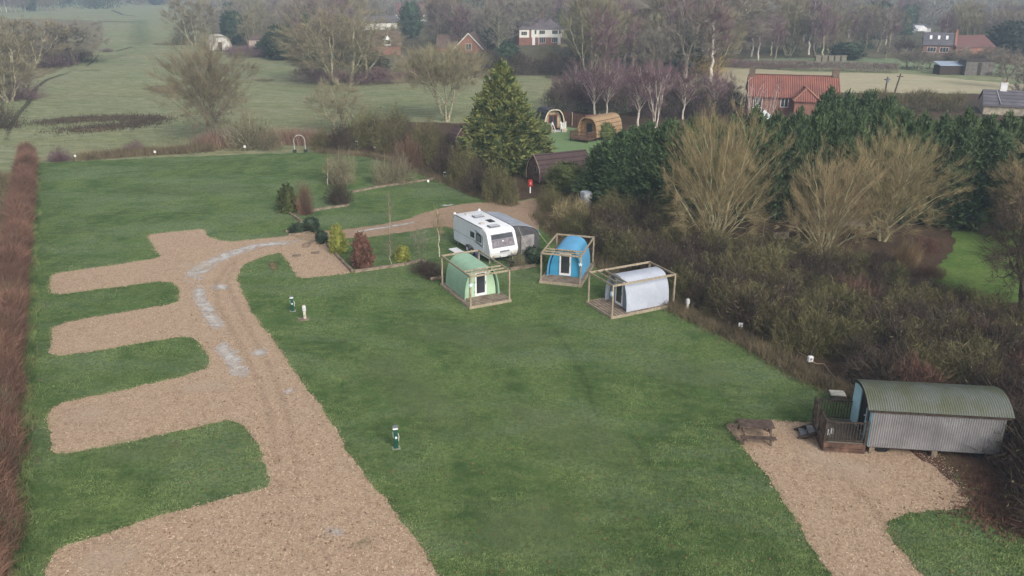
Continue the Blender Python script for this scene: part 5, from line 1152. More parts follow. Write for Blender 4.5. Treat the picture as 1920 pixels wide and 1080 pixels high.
marker((942, 376), .9, 'white sign on a post beside the caravan gravel entrance', .3); marker((803, 344), .35, 'low white number plate on the upper timber edging', .22)
bx_ = thing('power_box', 'white power box on a stake at the thicket edge above the picnic table', 'box', G(1517, 690), .2); MB().box(-.03, .03, -.03, .03, 0, .45).build('stake', DARKW, bx_); MB().box(-.13, .13, -.09, .09, .38, .68).build('case', WHITE, bx_, bevel=.02); MB().box(-.07, .06, -.10, -.092, .48, .6).build('cover', GREYP, bx_)
HOSE = mat('beige_hose', (.36, .29, .20), .7, 5, .15)
c_ = [(1312, 574, .25), (1332, 578, .3), (1345, 580, .7), (1352, 595, .35), (1368, 601, .15), (1388, 597, .2), (1400, 598, .5), (1412, 612, .25), (1432, 627, .12), (1450, 633, .2), (1474, 626, .3), (1484, 640, .3), (1497, 660, .25), (1515, 670, .5)]
m = MB(); m.tube([G(*p) for p in c_], .022, 5); tag(m.build('hose', HOSE, smooth=True), 'beige hose looping along the thicket edge from the grey pod to the white box', 'hose')
c_ = [(1519, 677, .45), (1532, 682, .2), (1545, 682, .15), (1556, 697, .1), (1578, 722, .1), (1590, 735, .1)]
m = MB(); m.tube([G(*p) for p in c_], .02, 5); tag(m.build('cable', HOSE, smooth=True), 'thin pale cable running from the white box to the corrugated hut', 'cable')
ar = thing('garden_arch', 'slim white garden arch by the reeds at the top of the lawn', 'arch', G(563, 286), .15); m = MB(); W2 = .62
m.tube([(-W2, 0, 0), (-W2, 0, 1.4)]+[(-W2*math.cos(PI*k/8), 0, 1.4+.65*math.sin(PI*k/8)) for k in range(1, 8)]+[(W2, 0, 1.4), (W2, 0, 0)], .022, 6); m.build('hoop', WHITE, ar, smooth=True)

for s_ in (-1, 1): MB().box(s_*W2-.2, s_*W2+.2, -.15, .15, 0, .35).build('planter', mat('dark_planter', (.04, .05, .035), .9, 6, .3), ar)
fpnt = thing('fire_point', 'red fire point box on a white post in front of the brown pod', 'fire point', G(994, 362), .2); MB().box(-.05, .05, -.05, .05, 0, .8).build('post', WHITE, fpnt); MB().box(-.20, .20, -.14, .14, .66, 1.3).build('case', mat('signal_red', (.36, .03, .03), .4, 4, .1), fpnt, bevel=.03); MB().box(-.08, .08, -.155, -.142, .85, 1.1).build('label_plate', mat('faded_red', (.7, .25, .2), .5, 3, .1), fpnt)
for i, (x, y) in enumerate(((556, 479), (591, 474))):
    d_ = thing('drain_cover', ('square metal drain cover on the left of the gravel pad', 'square metal drain cover on the right of the gravel pad, nearer the track')[i], 'drain cover', G(x, y, .042), .12); MB().box(-.3, .3, -.25, .25, 0, .02).build('frame', mat('rusty_iron', (.17, .12, .09), .7, 6, .25), d_); MB().box(-.25, .25, -.2, .2, .02, .028).build('lid', mat('worn_iron', (.22, .16, .12), .6, 6, .25), d_)
# sleeper edgings
def sleepers(pts, lab, gr, h=.22, w_=.2, ln=2.4):
    P3 = [G(*p) for p in pts]
    for a, b in zip(P3[:-1], P3[1:]):
        L = (b-a).length; n = max(1, round(L/ln)); d = (b-a)/n; rz = math.atan2(d.y, d.x)
        for i in range(n):
            c = a+d*(i+.5); l = d.length-.03; hh = h*random.uniform(.85, 1.1)
            o = MB().box(-l/2, l/2, -w_/2, w_/2, -.03, hh).build('timber_sleeper', SLEEP, bevel=.015); o.location = (c.x, c.y, 0); o.rotation_euler = (0, random.uniform(-.01, .01), rz+random.uniform(-.02, .02))
            tag(o, lab, 'sleeper', gr)
sleepers([(660, 362), (700, 354), (760, 345), (838, 333)], 'weathered sleeper in the edging of the middle terrace', 'sleepers of the middle terrace edging')
sleepers([(562, 402), (600, 394), (656, 386)], 'weathered sleeper in the edging under the upper terrace shrubs', 'sleepers under the upper terrace shrubs')
sleepers([(543, 402), (552, 408), (566, 418)], 'pale sleeper on the corner of the upper terrace bed', 'sleepers on the upper terrace corner')
sleepers([(541, 443), (566, 440), (592, 434)], 'sleeper edging the dark shrub bed above the track', 'sleepers at the dark shrub bed')
sleepers([(569, 466), (590, 458), (612, 456)], 'loose sleeper across the head of the gravel pad', 'sleepers at the gravel pad head', .3, .3)
sleepers([(614, 460), (636, 486), (662, 512)], 'sleeper along the right side of the gravel pad', 'sleepers beside the gravel pad')
sleepers([(664, 512), (710, 505), (760, 498), (790, 490)], 'sleeper along the lawn edge below the copper shrub', 'sleepers below the copper shrub')
sleepers([(792, 492), (806, 512), (824, 524)], 'dark sleeper stepping down to the green pod', 'sleepers by the green pod')
sleepers([(956, 508), (1005, 500)], 'sleeper on the grass between the caravan and the blue pod', 'sleepers in front of the caravan')
for (x, y, lab) in ((548, 436, 'mossy log end at the dark shrub bed'), (820, 525, 'short dark log against the green pod deck')):
    o = MB().tube([(-.5, 0, .13), (.5, 0, .14)], [.14, .12], 9).build('log', SLEEP); o.location = G(x, y); o.rotation_euler = (0, 0, .4); tag(o, lab, 'log')
# ------------------------------------------------------------------ large timber pods in the back garden
def arch_prof(w_, h, kind='round'):
    if kind == 'round': return superarc(w_/2, h, 20, .62, .95)
    o = []      # gothic: two arcs meeting in a ridge
    for k in range(10): t = k/9; o.append((w_/2*(1-t**2.1)*(1+.16*math.sin(PI*t)), h*t**.92))
    return o+[(-x, z) for x, z in o[::-1][1:]]
def big_pod(a, b, z, w_, kind, shellm, wallm, trimm, lab, zb=.25, deep=.5):
    A = G(*a, z); B = G(*b, z); d = (B-A); L = d.length; rz = math.atan2(d.y, d.x)-PI/2
    t = thing('timber_pod', lab, 'pod', (A.x, A.y, 0), rz); h = z-zb; pr = [(x, zz_+zb) for x, zz_ in arch_prof(w_, h, kind)]
    MB().shell(pr, 0, L, .07).build('roof', shellm, t, smooth=True)
    inn = [(x*.95, zb+(zz_-zb)*.965) for x, zz_ in pr]
    MB().extr(inn, deep, deep+.06).build('front_wall', wallm, t); MB().extr(inn, L-.12, L-.06).build('rear_wall', wallm, t)
    MB().shell([(x*1.012, zz_+.012) for x, zz_ in pr], -.06, -.003, .13).build('front_trim', trimm, t, smooth=True)
    MB().box(-w_/2+.05, w_/2-.05, 0, L-.05, zb-.12, zb-.01).build('floor', DARKW, t)
    for yy in (.3, L/2, L-.3): MB().box(-w_/2+.15, w_/2-.15, yy-.08, yy+.08, 0, zb-.122).build('skid', DARKW, t)
    return t, L, A, rz
SH1 = ribbed('black_shingles', (.035, .035, .045), 2.2, 2, depth=.006, rough=.85, dirt=(.065, .06, .07), dscale=2, width=.15); CREAM = plank('cream_boards', (.46, .37, .24), 5, 0); CTR = mat('cream_trim', (.60, .52, .38), .7, 3, .12)
t, L, A, rz = big_pod((1040, 207), (1020, 200), 2.75, 2.75, 'round', SH1, CREAM, CTR, 'black-roofed barrel pod with cream front and white steps')
dr = MB().box(-.62, .62, .44, .497, .27, 2.15).build('door', mat('red_brown_door', (.15, .045, .03), .6, 4, .2), t); MB().box(-.5, -.08, .42, .438, .7, 2.0).box(.08, .5, .42, .438, .7, 2.0).build('pane', GLASS, dr)
for sx in (-1, 1):
    MB().box(sx*.98-.35, sx*.98+.35, -.75, -.70, .3, 1.2).build('railing', mat('white_trellis', (.55, .55, .48), .7, 14, .25), t); MB().cyl(sx*1.0, -1.05, 0, .42, .36, 12, .42).build('planter', CTR, t)
    for xx in (.62, 1.33): MB().box(sx*xx-.05, sx*xx+.05, -.8, -.69, 0, 1.35).build('post', WHITE, t)
m = MB(); [m.box(-.5, .5, -.95-.25*k, -.72-.25*k, .27-.13*k-.03, .27-.13*k) for k in range(3)]; m.build('step', WHITE, t); m = MB(); [m.beam((s_*.55, -.7, 1.25), (s_*.55, -1.5, .5), .06, .06) for s_ in (-1, 1)]; [m.box(s_*.55-.03, s_*.55+.03, -1.53, -1.46, 0, .5) for s_ in (-1, 1)]; m.build('handrail', WHITE, t)
TAN = ribbed('tan_shingles', (.33, .225, .13), 2.0, 2, depth=.006, rough=.8, dirt=(.28, .18, .10), dscale=2, width=.12); TANW = plank('tan_boards', (.42, .25, .12), 6, 0); TTR = mat('tan_trim', (.42, .27, .14), .7, 3, .15)
t, L, A, rz = big_pod((1102, 222), (1150, 212), 2.75, 2.8, 'round', TAN, TANW, TTR, 'tan barrel-shaped timber pod with a brown railed deck', zb=.45)
dr = MB().box(-.5, .5, .44, .497, .47, 2.2).build('door', mat('tan_door_frame', (.30, .18, .10), .7, 4, .2), t); MB().box(-.4, .4, .42, .438, .6, 2.1).build('pane', GLASS, dr)
MB().box(-1.35, 1.35, -1.9, -.07, .38, .46).build('decking', mat('red_deck', (.17, .10, .07), .8, 3, .25), t)
m = MB()
for a, b in (((-1.33, -1.88), (1.33, -1.88)), ((-1.33, -1.88), (-1.33, -.1)), ((1.33, -1.88), (1.33, -.1))):
    a = Vector((*a, 0)); b = Vector((*b, 0)); m.beam(a+Vector((0, 0, 1.3)), b+Vector((0, 0, 1.3)), .08, .06); n = int((b-a).length/.16)
    for i in range(n+1): q_ = a.lerp(b, i/n); m.beam(q_+Vector((0, 0, .3)), q_+Vector((0, 0, 1.3)), .04, .04, (1, 0, 0))
m.build('railing', mat('red_brown_rail', (.15, .085, .06), .8, 3, .25), t); MB().box(-1.3, -1.2, -1.85, -1.75, 0, .38).box(1.2, 1.3, -1.85, -1.75, 0, .38).build('leg', DARKW, t)
BRS = ribbed('plum_shingles', (.085, .052, .05), 2.5, 2, depth=.006, rough=.85, dirt=(.06, .04, .042), dscale=2, width=.14); BRW = plank('plum_boards', (.15, .095, .075), 6, 0); BTR = mat('pale_brown_trim', (.30, .235, .18), .75, 3, .15)
t, L, A, rz = big_pod((1000, 291), (1098, 281), 2.75, 2.5, 'gothic', BRS, BRW, BTR, 'brown pointed-arch shingled pod behind the red fire point', deep=.06)
wn = MB().box(-.62, -.2, .0, .055, 1.15, 1.75).build('window', BTR, t); MB().box(-.56, -.26, -.02, -.002, 1.21, 1.69).build('pane', GLASS, wn); MB().box(.12, .8, .02, .055, .3, 2.0).build('door', mat('plum_door', (.13, .08, .06), .7, 3, .2), t)
wn.location.x = .95; 
for o in t.children:
    if o.name.startswith('door'): o.location.x = -.95
t, L, A, rz = big_pod((868, 239), (852, 237), 2.3, 2.6, 'gothic', BRS, BRW, BTR, 'dark plum-roofed pod half hidden left of the big conifer')
fn = thing('panel_fence', 'brown timber panel fence behind the two barrel pods', 'fence', (0, 0, 0)); FP3 = [G(1050, 232), G(1096, 240), G(1150, 236)]; FM = plank('fence_boards', (.20, .11, .08), 5, 0); c_ = FP3[1]; fn.location = c_
for a, b in zip(FP3[:-1], FP3[1:]):
    n = max(1, round((b-a).length/1.9)); d = (b-a)/n
    for i in range(n+1): q_ = a+d*i-c_; MB().box(q_.x-.06, q_.x+.06, q_.y-.06, q_.y+.06, 0, 1.9).build('post', WOOD, fn)
    for i in range(n): p0 = a+d*i-c_; p1 = a+d*(i+1)-c_; MB().beam(p0+Vector((0, .02, .9)), p1+Vector((0, .02, .9)), .04, 1.7).build('panel', FM, fn)
gch = thing('garden_chair', 'white garden chair left of the black-roofed pod', 'chair', G(1009, 252), .3); MB().box(-.25, .25, -.25, .25, .4, .45).build('seat', WHITE, gch); MB().box(-.25, .25, .2, .25, .45, .95).build('backrest', WHITE, gch)
for x in (-.22, .22):
    for y in (-.22, .22): MB().box(x-.025, x+.025, y-.025, y+.025, 0, .4).build('leg', WHITE, gch)
tk = thing('storage_cabinet', 'pale grey upright cabinet half hidden by the cypress clump', 'cabinet', G(1098, 392), .5); MB().box(-.4, .4, -.4, .4, 0, 1.6).build('case', mat('cabinet_grey', (.5, .53, .58), .5, 3, .1), tk, bevel=.05); MB().box(-.3, .3, -.43, -.402, .1, 1.45).build('door', CW, tk)
# garden items under the willows
gz = thing('garden_shelter', 'low brown hip-roofed garden shelter behind the bare multi-stemmed tree', 'shelter', G(1560, 450), -.25); m = MB(); m.add([(-2.0, -1.7, 1.75), (2.0, -1.7, 1.75), (2.0, 1.7, 1.75), (-2.0, 1.7, 1.75), (-.5, 0, 2.5), (.5, 0, 2.5), (-2.0, -1.7, 1.68), (2.0, -1.7, 1.68), (2.0, 1.7, 1.68), (-2.0, 1.7, 1.68)], [(0, 1, 5, 4), (1, 2, 5), (2, 3, 4, 5), (3, 0, 4), (0, 6, 7, 1), (1, 7, 8, 2), (2, 8, 9, 3), (3, 9, 6, 0), (6, 9, 8, 7)]); m.build('roof', mat('shelter_felt', (.16, .135, .10), .9, 2, .2), gz)
for x in (-1.7, 1.7):
    for y in (-1.4, 1.4): MB().box(x-.05, x+.05, y-.05, y+.05, 0, 1.67).build('post', DARKW, gz)
gt = thing('garden_table', 'pale grey garden table left of the shelter', 'table', G(1490, 474), .1); MB().box(-.75, .75, -.42, .42, .68, .73).build('table_top', mat('silvery_wood', (.24, .25, .24), .8, 5, .15), gt)
for x in (-.65, .65):
    for y in (-.33, .33): MB().box(x-.04, x+.04, y-.04, y+.04, 0, .68).build('leg', WOOD, gt)
gb = thing('garden_bench', 'pale garden bench behind the garden table', 'bench', G(1465, 456), .15); MB().box(-.65, .65, -.2, .2, .4, .45).build('seat', WOOD, gb); MB().box(-.65, .65, .17, .21, .45, .85).build('backrest', WOOD, gb)
for x in (-.58, .58): MB().box(x-.04, x+.04, -.2, .2, 0, .4).build('leg', WOOD, gb)
ry = thing('rotary_clothes_line', 'rotary clothes line standing in the dark garden right of the tallest willow', 'clothes line', G(1430, 448), .4); MB().cyl(0, 0, 0, 1.7, .025, 8).build('pole', RUNG, ry)
for k in range(4): a = k*PI/2; MB().beam((0, 0, 1.55), (1.2*math.cos(a), 1.2*math.sin(a), 1.95), .025, .025).build('arm', RUNG, ry)
# ------------------------------------------------------------------ houses
BRICK = mat('red_brick', (.25, .125, .095), .9, 1.2, .12, fine=(8, .12)); BRICK2 = mat('orange_brick', (.32, .155, .105), .9, 1.0, .1, fine=(8, .1)); PANT = ribbed('pantiles', (.29, .115, .085), 3.3, 0, depth=.03, rough=.85, dirt=(.20, .085, .07), dscale=.5, width=.18)
SLATE = ribbed('slates', (.10, .095, .11), 2.5, 2, depth=.01, rough=.7, dirt=(.15, .135, .15), dscale=.7, width=.1); BTILE = ribbed('brown_tiles', (.17, .115, .09), 3, 0, depth=.02, rough=.85, dirt=(.13, .09, .075), dscale=.8, width=.15); REND = mat('cream_render', (.78, .76, .70), .8, 2, .08)
RTILE = ribbed('dull_red_tiles', (.17, .08, .07), 3, 0, depth=.02, rough=.85, dirt=(.16, .08, .07), dscale=.8, width=.12)
def win(par, x, z, w_, h, y, fm=WHITE, name='window', bars=1):
    m = MB(); m.box(x-w_/2, x-w_/2+.08, y-.06, y-.004, z, z+h); m.box(x+w_/2-.08, x+w_/2, y-.06, y-.004, z, z+h); m.box(x-w_/2+.08, x+w_/2-.08, y-.06, y-.004, z, z+.08); m.box(x-w_/2+.08, x+w_/2-.08, y-.06, y-.004, z+h-.08, z+h)
    for k in range(bars): xx = x-w_/2+w_*(k+1)/(bars+1); m.box(xx-.03, xx+.03, y-.055, y-.004, z+.08, z+h-.08)
    f = m.build(name, fm, par); MB().box(x-w_/2+.08, x+w_/2-.08, y-.03, y-.006, z+.08, z+h-.08).build('pane', GLASS, f); return f
def house(name, pL, pR, yE, yR, depth, wallm, roofm, lab, hip=0.0, cat='house', over=.3, zb=0):
    A = G(*pL); B = G(*pR); d = B-A; W = d.length; rz = math.atan2(d.y, d.x)
    eave = HT(pL[0], pL[1], yE); mid = (A+B)/2+Vector((-math.sin(rz), math.cos(rz), 0))*depth/2; r_ = ray((pL[0]+pR[0])/2, yR); ridge = H+r_.z/r_.y*mid.y
    t = thing(name, lab, cat, (A.x, A.y, 0), rz)
    wb = MB().box(0, W, 0, depth, 0, eave)
    if not hip:
        for x0, x1 in ((0, .25), (W-.25, W)): wb.extr([(0.0, eave+.001), (depth/2, ridge-.12), (depth, eave+.001)], x0, x1, 'x')
    wall = wb.build('wall', wallm, t)
    s = (ridge-eave)/(depth/2); o = over
    if hip:
        V = [(-o, -o, eave-s*o+.1), (W+o, -o, eave-s*o+.1), (W+o, depth+o, eave-s*o+.1), (-o, depth+o, eave-s*o+.1), (hip, depth/2, ridge), (W-hip, depth/2, ridge)]; V += [(x, y, z-.1) for x, y, z in V[:4]]
        rf = MB().add(V, [(0, 1, 5, 4), (1, 2, 5), (2, 3, 4, 5), (3, 0, 4), (0, 6, 7, 1), (1, 7, 8, 2), (2, 8, 9, 3), (3, 9, 6, 0), (6, 9, 8, 7)]).build('roof', roofm, t)
    else:
        rf = MB().extr([(-o, eave-s*o), (depth/2, ridge), (depth+o, eave-s*o), (depth+o, eave-s*o+.14), (depth/2, ridge+.15), (-o, eave-s*o+.14)], -o*.6, W+o*.6, 'x').build('roof', roofm, t)
    return t, W, eave, ridge, rf
def chimney(rf, x, y, z0, z1, m=BRICK, s=.55, pots=2):
    c = MB().box(x-s, x+s, y-.35, y+.35, z0, z1).box(x-s-.06, x+s+.06, y-.41, y+.41, z1+.002, z1+.12).build('chimney', m, rf)
    for k in range(pots): xx = x+(k-(pots-1)/2)*.5; MB().cyl(xx, y, z1+.12, z1+.5, .13, 8, .10).build('pot', BRICK2, c)
t, W, e, r, rf = house('brick_house', (1400, 224), (1567, 230), 178, 143, 7.0, BRICK, PANT, 'long red-brick house with orange pantile roof and a projecting tiled wing', over=.35)
chimney(rf, .35, 3.5, r-.6, r+1.0, mat('dark_brick', (.16, .12, .09), .9, 3, .2), .4, 0); chimney(rf, W-.35, 3.5, r-.9, r+1.0, MATS['dark_brick'], .45, 0)
win(t, 1.3, e-1.75, 1.25, 1.5, 0); win(t, 5.0, e-1.6, 1.1, 1.35, 0); win(t, 1.3, .9, 1.25, 1.2, 0)
# wing: hipped-gable roof projecting to the front
wx0, wx1 = 5.9, 9.6; rz_w = r-1.2; ew = e-.35; m = MB(); m.box(wx0+.25, wx1-.25, -2.2, -.003, 0, ew); m.build('wing_wall', BRICK, t)
wc = (wx0+wx1)/2; V = [(wx0, -2.5, ew), (wx1, -2.5, ew), (wc, -.9, rz_w), (wc, 2.6, rz_w), (wx0, .2, ew+.1), (wx1, .2, ew+.1), (wx0, -2.5, ew-.12), (wx1, -2.5, ew-.12)]
MB().add(V, [(0, 1, 2), (0, 2, 3, 4), (1, 5, 3, 2), (0, 6, 7, 1)]).build('wing_roof', PANT, t); m = MB()
for a, b in (((wx0, -2.5, ew+.08), (wc, -.9, rz_w+.08)), ((wx1, -2.5, ew+.08), (wc, -.9, rz_w+.08)), ((wc, -.9, rz_w+.08), (wc, 2.6, rz_w+.08))): m.beam(a, b, .28, .12)
m.build('ridge_tile', BRICK2, t); m = MB(); m.beam((0, 3.5, r+.18), (W, 3.5, r+.18), .3, .12); m.build('ridge_tile', mat('dark_ridge', (.16, .08, .065), .9, 3, .2), rf)
gw = thing('glazed_porch', 'white-framed glass roof poking above the cypress belt in front of the brick house', 'conservatory', G(1428, 244), 0); gw.scale = (.8, .8, .85)
m = MB()
for k in range(7): x = -1.5+k*.5; m.beam((x, -1.2, 2.0), (x*.15, .2, 3.1), .07, .07)
m.beam((-1.55, -1.2, 2.0), (1.55, -1.2, 2.0), .1, .12); [m.box(x-.05, x+.05, -1.25, -1.15, 0, 2.0) for x in (-1.5, 0, 1.5)]; m.box(-1.5, 1.5, .15, .25, 0, .5); m.build('frame', WHITE, gw)
MB().add([(-1.5, -1.2, 1.98), (1.5, -1.2, 1.98), (.22, .2, 3.06), (-.22, .2, 3.06), (-1.5, -1.2, 1.95), (1.5, -1.2, 1.95), (.22, .2, 3.03), (-.22, .2, 3.03)], [(0, 1, 2, 3), (7, 6, 5, 4), (0, 4, 5, 1), (1, 5, 6, 2), (2, 6, 7, 3), (3, 7, 4, 0)]).build('roof_glass', mat('pale_glass', (.45, .5, .5), .2, 2, .1, spec=.6), gw); MB().box(-1.4, 1.4, -1.1, .1, 0, 1.9).build('wall_glass', GLASS, gw)
t, W, e, r, rf = house('white_house', (973, 85), (1056, 84), 54, 33, 8, BRICK, mat('brown_slate', (.15, .125, .135), .8, .8, .15, fine=(5, .1)), 'pair of houses with white rendered upper floor and hipped slate roof', hip=4.0)
MB().box(3.9, W+.03, -.06, -.004, e*.47, e-.05).build('render_band', REND, t); MB().box(.1, 3.2, -.06, -.004, e*.47, e-.05).build('render_band', REND, t)
MB().box(W+.003, W+.06, -.03, 8, e*.47, e-.05).build('render_band', REND, t)
for x, z, w_, h in ((5.2, e*.66, .7, 1.3), (7.3, e*.66, 1.9, 1.2), (11.4, e*.66, 1.9, 1.2), (W-1.2, e*.66, .7, 1.3), (1.6, e*.60, 1.9, 1.2)): win(t, x, z, w_, h, -.06, REND, bars=2 if w_ > 1 else 0)
for x, z, w_, h in ((7.4, e*.12, 2.0, 1.9), (11.4, e*.14, 2.0, 1.6)): win(t, x, z, w_, h, 0, WHITE, bars=2)
MB().box(4.2, 5.1, -.06, -.004, 0, 2.3).build('door', WHITE, t); MB().box(W-1.8, W-.9, -.06, -.004, 0, 2.3).build('door', WHITE, t); MB().box(6.15, 6.25, -.15, -.062, 0, e).build('drainpipe', REND, t); chimney(rf, W*.55, 4, r-.4, r+1.4, MATS['dark_brick'], .8, 2)
# bungalow seen gable-on
A = G(853, 100); B = G(905, 100); W = (B-A).length; t = thing('bungalow', 'brick bungalow with a pointed gable and a tall slim chimney', 'house', (A.x, A.y, 0), math.radians(-6)); e = HT(853, 100, 90); r = HT(880, 100, 63)
wb = MB().extr([(0, 0), (0, e), (W/2, r-.15), (W, e), (W, 0)], 0, 11); wb.build('wall', BRICK2, t); m = MB(); m.shell([(-.4, e-.45), (W/2, r), (W+.4, e-.45)], -.3, 11.3, -.15); rf = m.build('roof', BTILE, t); win(t, W/2, .9, 1.7, 1.7, 0)
m = MB(); m.beam((-.35, -.33, e-.3), (W/2, -.33, r+.1), .05, .22); m.beam((W+.35, -.33, e-.3), (W/2, -.33, r+.1), .05, .22); m.build('bargeboard', REND, t); chimney(rf, -1.2, 4.5, 0, r+1.8, MATS['dark_brick'], .35, 1)
m = MB().box(-5.5, -.003, 2, 9, 0, e); m.build('side_wall', BRICK2, t); MB().extr([(1.7, e-.1), (5.5, r-.6), (9.3, e-.1)], -5.7, 0.2, 'x').build('side_roof', BTILE, t)
t, W, e, r, rf = house('dormer_bungalow', (700, 104), (752, 103), 84, 59, 8, BRICK, BTILE, 'brown-roofed bungalow with a small white dormer, half hidden by bare trees')
dm_ = MB().extr([(3.0, e-.2), (3.0, e+1.3), (3.9, e+2.3), (4.8, e+1.3), (4.8, e-.2)], -.4, 2.5).build('dormer', WHITE, t); MB().box(3.25, 4.55, -.44, -.402, e+.1, e+1.2).build('window', GLASS, dm_)
t, W, e, r, rf = house('gabled_house', (684, 56), (700, 56), 42, 30, 10, REND, SLATE, 'distant white-gabled house left above the dormer bungalow'); MB().box(W+.2, W+9, 1, 9, 0, e*.9).build('side_wall', REND, t); MB().extr([(.8, e*.9), (5, r), (9.2, e*.9)], W+.21, W+9.3, 'x').build('side_roof', SLATE, t)
t, W, e, r, rf = house('long_house', (742, 40), (800, 40), 26, 6, 9, REND, RTILE, 'distant long house with dull pink-brown roof behind the bare trees above the bungalows'); win(t, W*.3, 1, 2, 1.3, 0, bars=2); win(t, W*.7, 1, 2, 1.3, 0, bars=2)
t, W, e, r, rf = house('barn_house', (1728, 104), (1784, 106), 83, 62, 8.5, BRICK, SLATE, 'dark-roofed barn house with three skylights and brick parapet')
for k in range(3):
    x = W*(.22+.27*k); fy = 2.2; z = e+(r-e)*(fy/4.25); MB().add([(x-.3, fy-.45, z-.33), (x+.3, fy-.45, z-.33), (x+.3, fy+.45, z+.33+.35), (x-.3, fy+.45, z+.33+.35), (x-.3, fy-.45, z+.1), (x+.3, fy-.45, z+.1), (x+.3, fy+.45, z+.8), (x-.3, fy+.45, z+.8)], [(0, 3, 2, 1), (4, 5, 6, 7), (0, 1, 5, 4), (1, 2, 6, 5), (2, 3, 7, 6), (3, 0, 4, 7)]).build('skylight', WHITE, rf)
MB().shell([(-.5, e-.3), (4.25, r+.15), (9, e-.3)], W+.2, W+.7, -.35, 'x').build('parapet', BRICK2, t); win(t, W*.3, 1.0, 2.2, 1.3, 0, bars=2); win(t, W*.72, 1.0, 2.2, 1.3, 0, bars=2); MB().cyl(W+.45, 4.25, r, r+.9, .35, 10).build('chimney', BRICK2, rf)
house('barn_house', (1790, 106), (1862, 104), 89, 67, 9, BRICK2, RTILE, 'lower red-tiled barn range right of the skylit roof')
t, W, e, r, rf = house('chalet', (1702, 62), (1745, 60), 54, 46, 8, mat('grey_render', (.45, .45, .45), .8, 2, .1), SLATE, 'distant pale-gabled chalet behind the barn house'); MB().extr([(W*.3, e-1), (W*.3, e), (W*.5, r-.2), (W*.7, e), (W*.7, e-1)], -1.2, 2).build('gable', WHITE, t)
house('white_house', (1742, 24), (1768, 24), 20, 14, 8, REND, mat('pale_roof', (.5, .52, .55), .6, 2, .1), 'tiny far bungalow with a pale roof, left of the top right corner'); house('white_house', (1822, 14), (1862, 14), 3, -6, 9, REND, SLATE, 'distant white house cut by the top edge near the right corner')
house('white_house', (1428, 30), (1448, 30), 20, 10, 9, REND, SLATE, 'distant pale-gabled house among purple trees above the brick house'); house('white_house', (1462, 66), (1512, 66), 54, 48, 7, REND, SLATE, 'low pale far house glimpsed between trees above the clipped hedge')
t, W, e, r, rf = house('slate_house', (1842, 214), (1985, 222), 196, 172, 7.5, mat('stone_wall', (.40, .35, .27), .9, 1.5, .25), SLATE, 'slate-roofed stone house at the right edge behind the evergreen belt'); chimney(rf, 2.6, 3.75, r-.3, r+1.1, WHITE, .45, 1)
MB().beam((2.2, -.1, e+.22), (1.7, 3.6, r+.1), .12, .08).build('verge_strip', RUNG, rf)
def shed(px, w_, d, h, hr, wm, rm, lab, rz=0, name='shed'):
    t = thing(name, lab, 'shed', G(*px), rz); MB().box(-w_/2, w_/2, -d/2, d/2, 0, h).build('wall', wm, t); MB().extr([(-d/2-.2, h+.001), (-d/2-.2, h+.1), (d/2+.2, hr), (d/2+.2, hr-.1)], -w_/2-.2, w_/2+.2, 'x').build('roof', rm, t); MB().box(-.4, .4, -d/2-.04, -d/2-.003, .05, h-.3).build('door', DARKW, t); return t
shed((1776, 139), 5, 3, 1.9, 2.6, DARKW, mat('blue_felt', (.30, .36, .45), .6, 2, .1), 'small dark shed with pale blue roof beyond the straw field')
shed((1826, 140), 6, 3.5, 3.0, 3.3, mat('grey_boards', (.14, .13, .12), .9, 3, .2), DARKW, 'tall grey-framed open shed right of the blue-roofed one'); shed((488, 92), 5, 4, 2.6, 3.6, mat('pink_boards', (.45, .36, .30), .8, 2, .1), BTILE, 'tiny pale pinkish timber shed beyond the pasture')
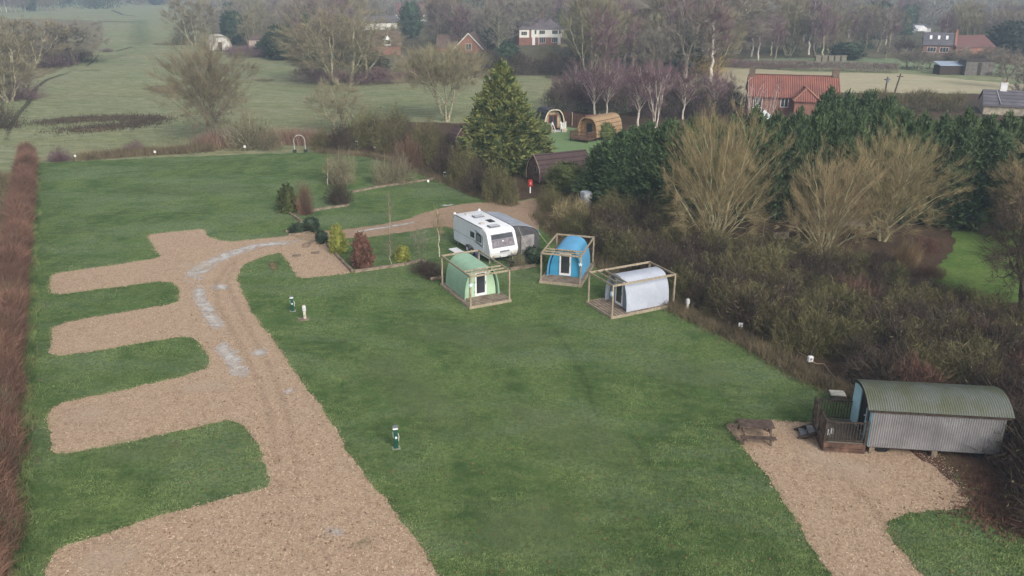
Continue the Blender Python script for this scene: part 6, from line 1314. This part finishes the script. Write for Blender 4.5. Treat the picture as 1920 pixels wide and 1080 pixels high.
t, L, A, rz = big_pod((411, 68), (405, 64), 4.0, 6.0, 'round', mat('far_cream', (.5, .47, .42), .8, 2, .1), mat('far_cream_wall', (.58, .56, .52), .8, 2, .1), CTR, 'tiny cream arched hut far across the pasture'); MB().box(-.5, .5, .4, .497, .3, 2.4).build('door', BLACK, t)
lb = thing('log_pile', 'pale stacked timber benches behind the long clipped hedge', 'log pile', G(1558, 115), 0); m = MB(); [m.box(-4+k*1.6, -2.7+k*1.6, -.4, .4, 0, 1.3) for k in range(5)]; m.box(-4, 4, .1, .3, 1.3, 1.45); m.build('stack', mat('pale_timber', (.2, .18, .14), .9, 3, .2), lb)
for (x, y, t_, lab, lean) in ((1656, 196, 144, 'telegraph pole with a transformer can on top', 0), (1668, 202, 138, 'bare leaning telegraph pole right of the other', 1)):
    g = G(x, y); h = HT(x, y, t_); p = thing('telegraph_pole', lab, 'pole', g); MB().tube([(0, 0, 0), (.9*lean, 0, h)], [.16, .11], 8).build('pole', BK['dark'], p); MB().box(-.5+.85*lean, .5+.85*lean, -.05, .05, h-.5, h-.38).build('crossarm', DARKW, p)
    if not lean: MB().cyl(.0, -.25, h-.9, h-.1, .22, 10).build('transformer', GREYP, p)
# stakes and wire fence near the field edge of the site
HZ = bpy.data.materials.new('haze'); HZ.use_nodes = True; N_T = HZ.node_tree; N_T.nodes.clear(); pv = N_T.nodes.new('ShaderNodeVolumePrincipled'); ou = N_T.nodes.new('ShaderNodeOutputMaterial')
pv.inputs['Color'].default_value = (.64, .80, 1.0, 1); pv.inputs['Density'].default_value = HAZE_D; pv.inputs['Anisotropy'].default_value = 0.0; N_T.links.new(pv.outputs[0], ou.inputs['Volume'])
if HAZE_D > 0:
    hz_ = MB().box(-1700, 1700, -120, 2500, -1.0, 24).build('haze', HZ); tag(hz_, 'thin pale winter haze over the fields', 'haze', kind='stuff')
# ------------------------------------------------------------------ tidy: unused prototypes and helper properties
for o in list(S.objects):
    if o.parent is None and '_h' in o and '_used' not in o:
        for c in list(o.children_recursive): bpy.data.objects.remove(c)
        bpy.data.objects.remove(o)
for o in S.objects:
    for k in ('_h', '_r', '_used'):
        if k in o: del o[k]
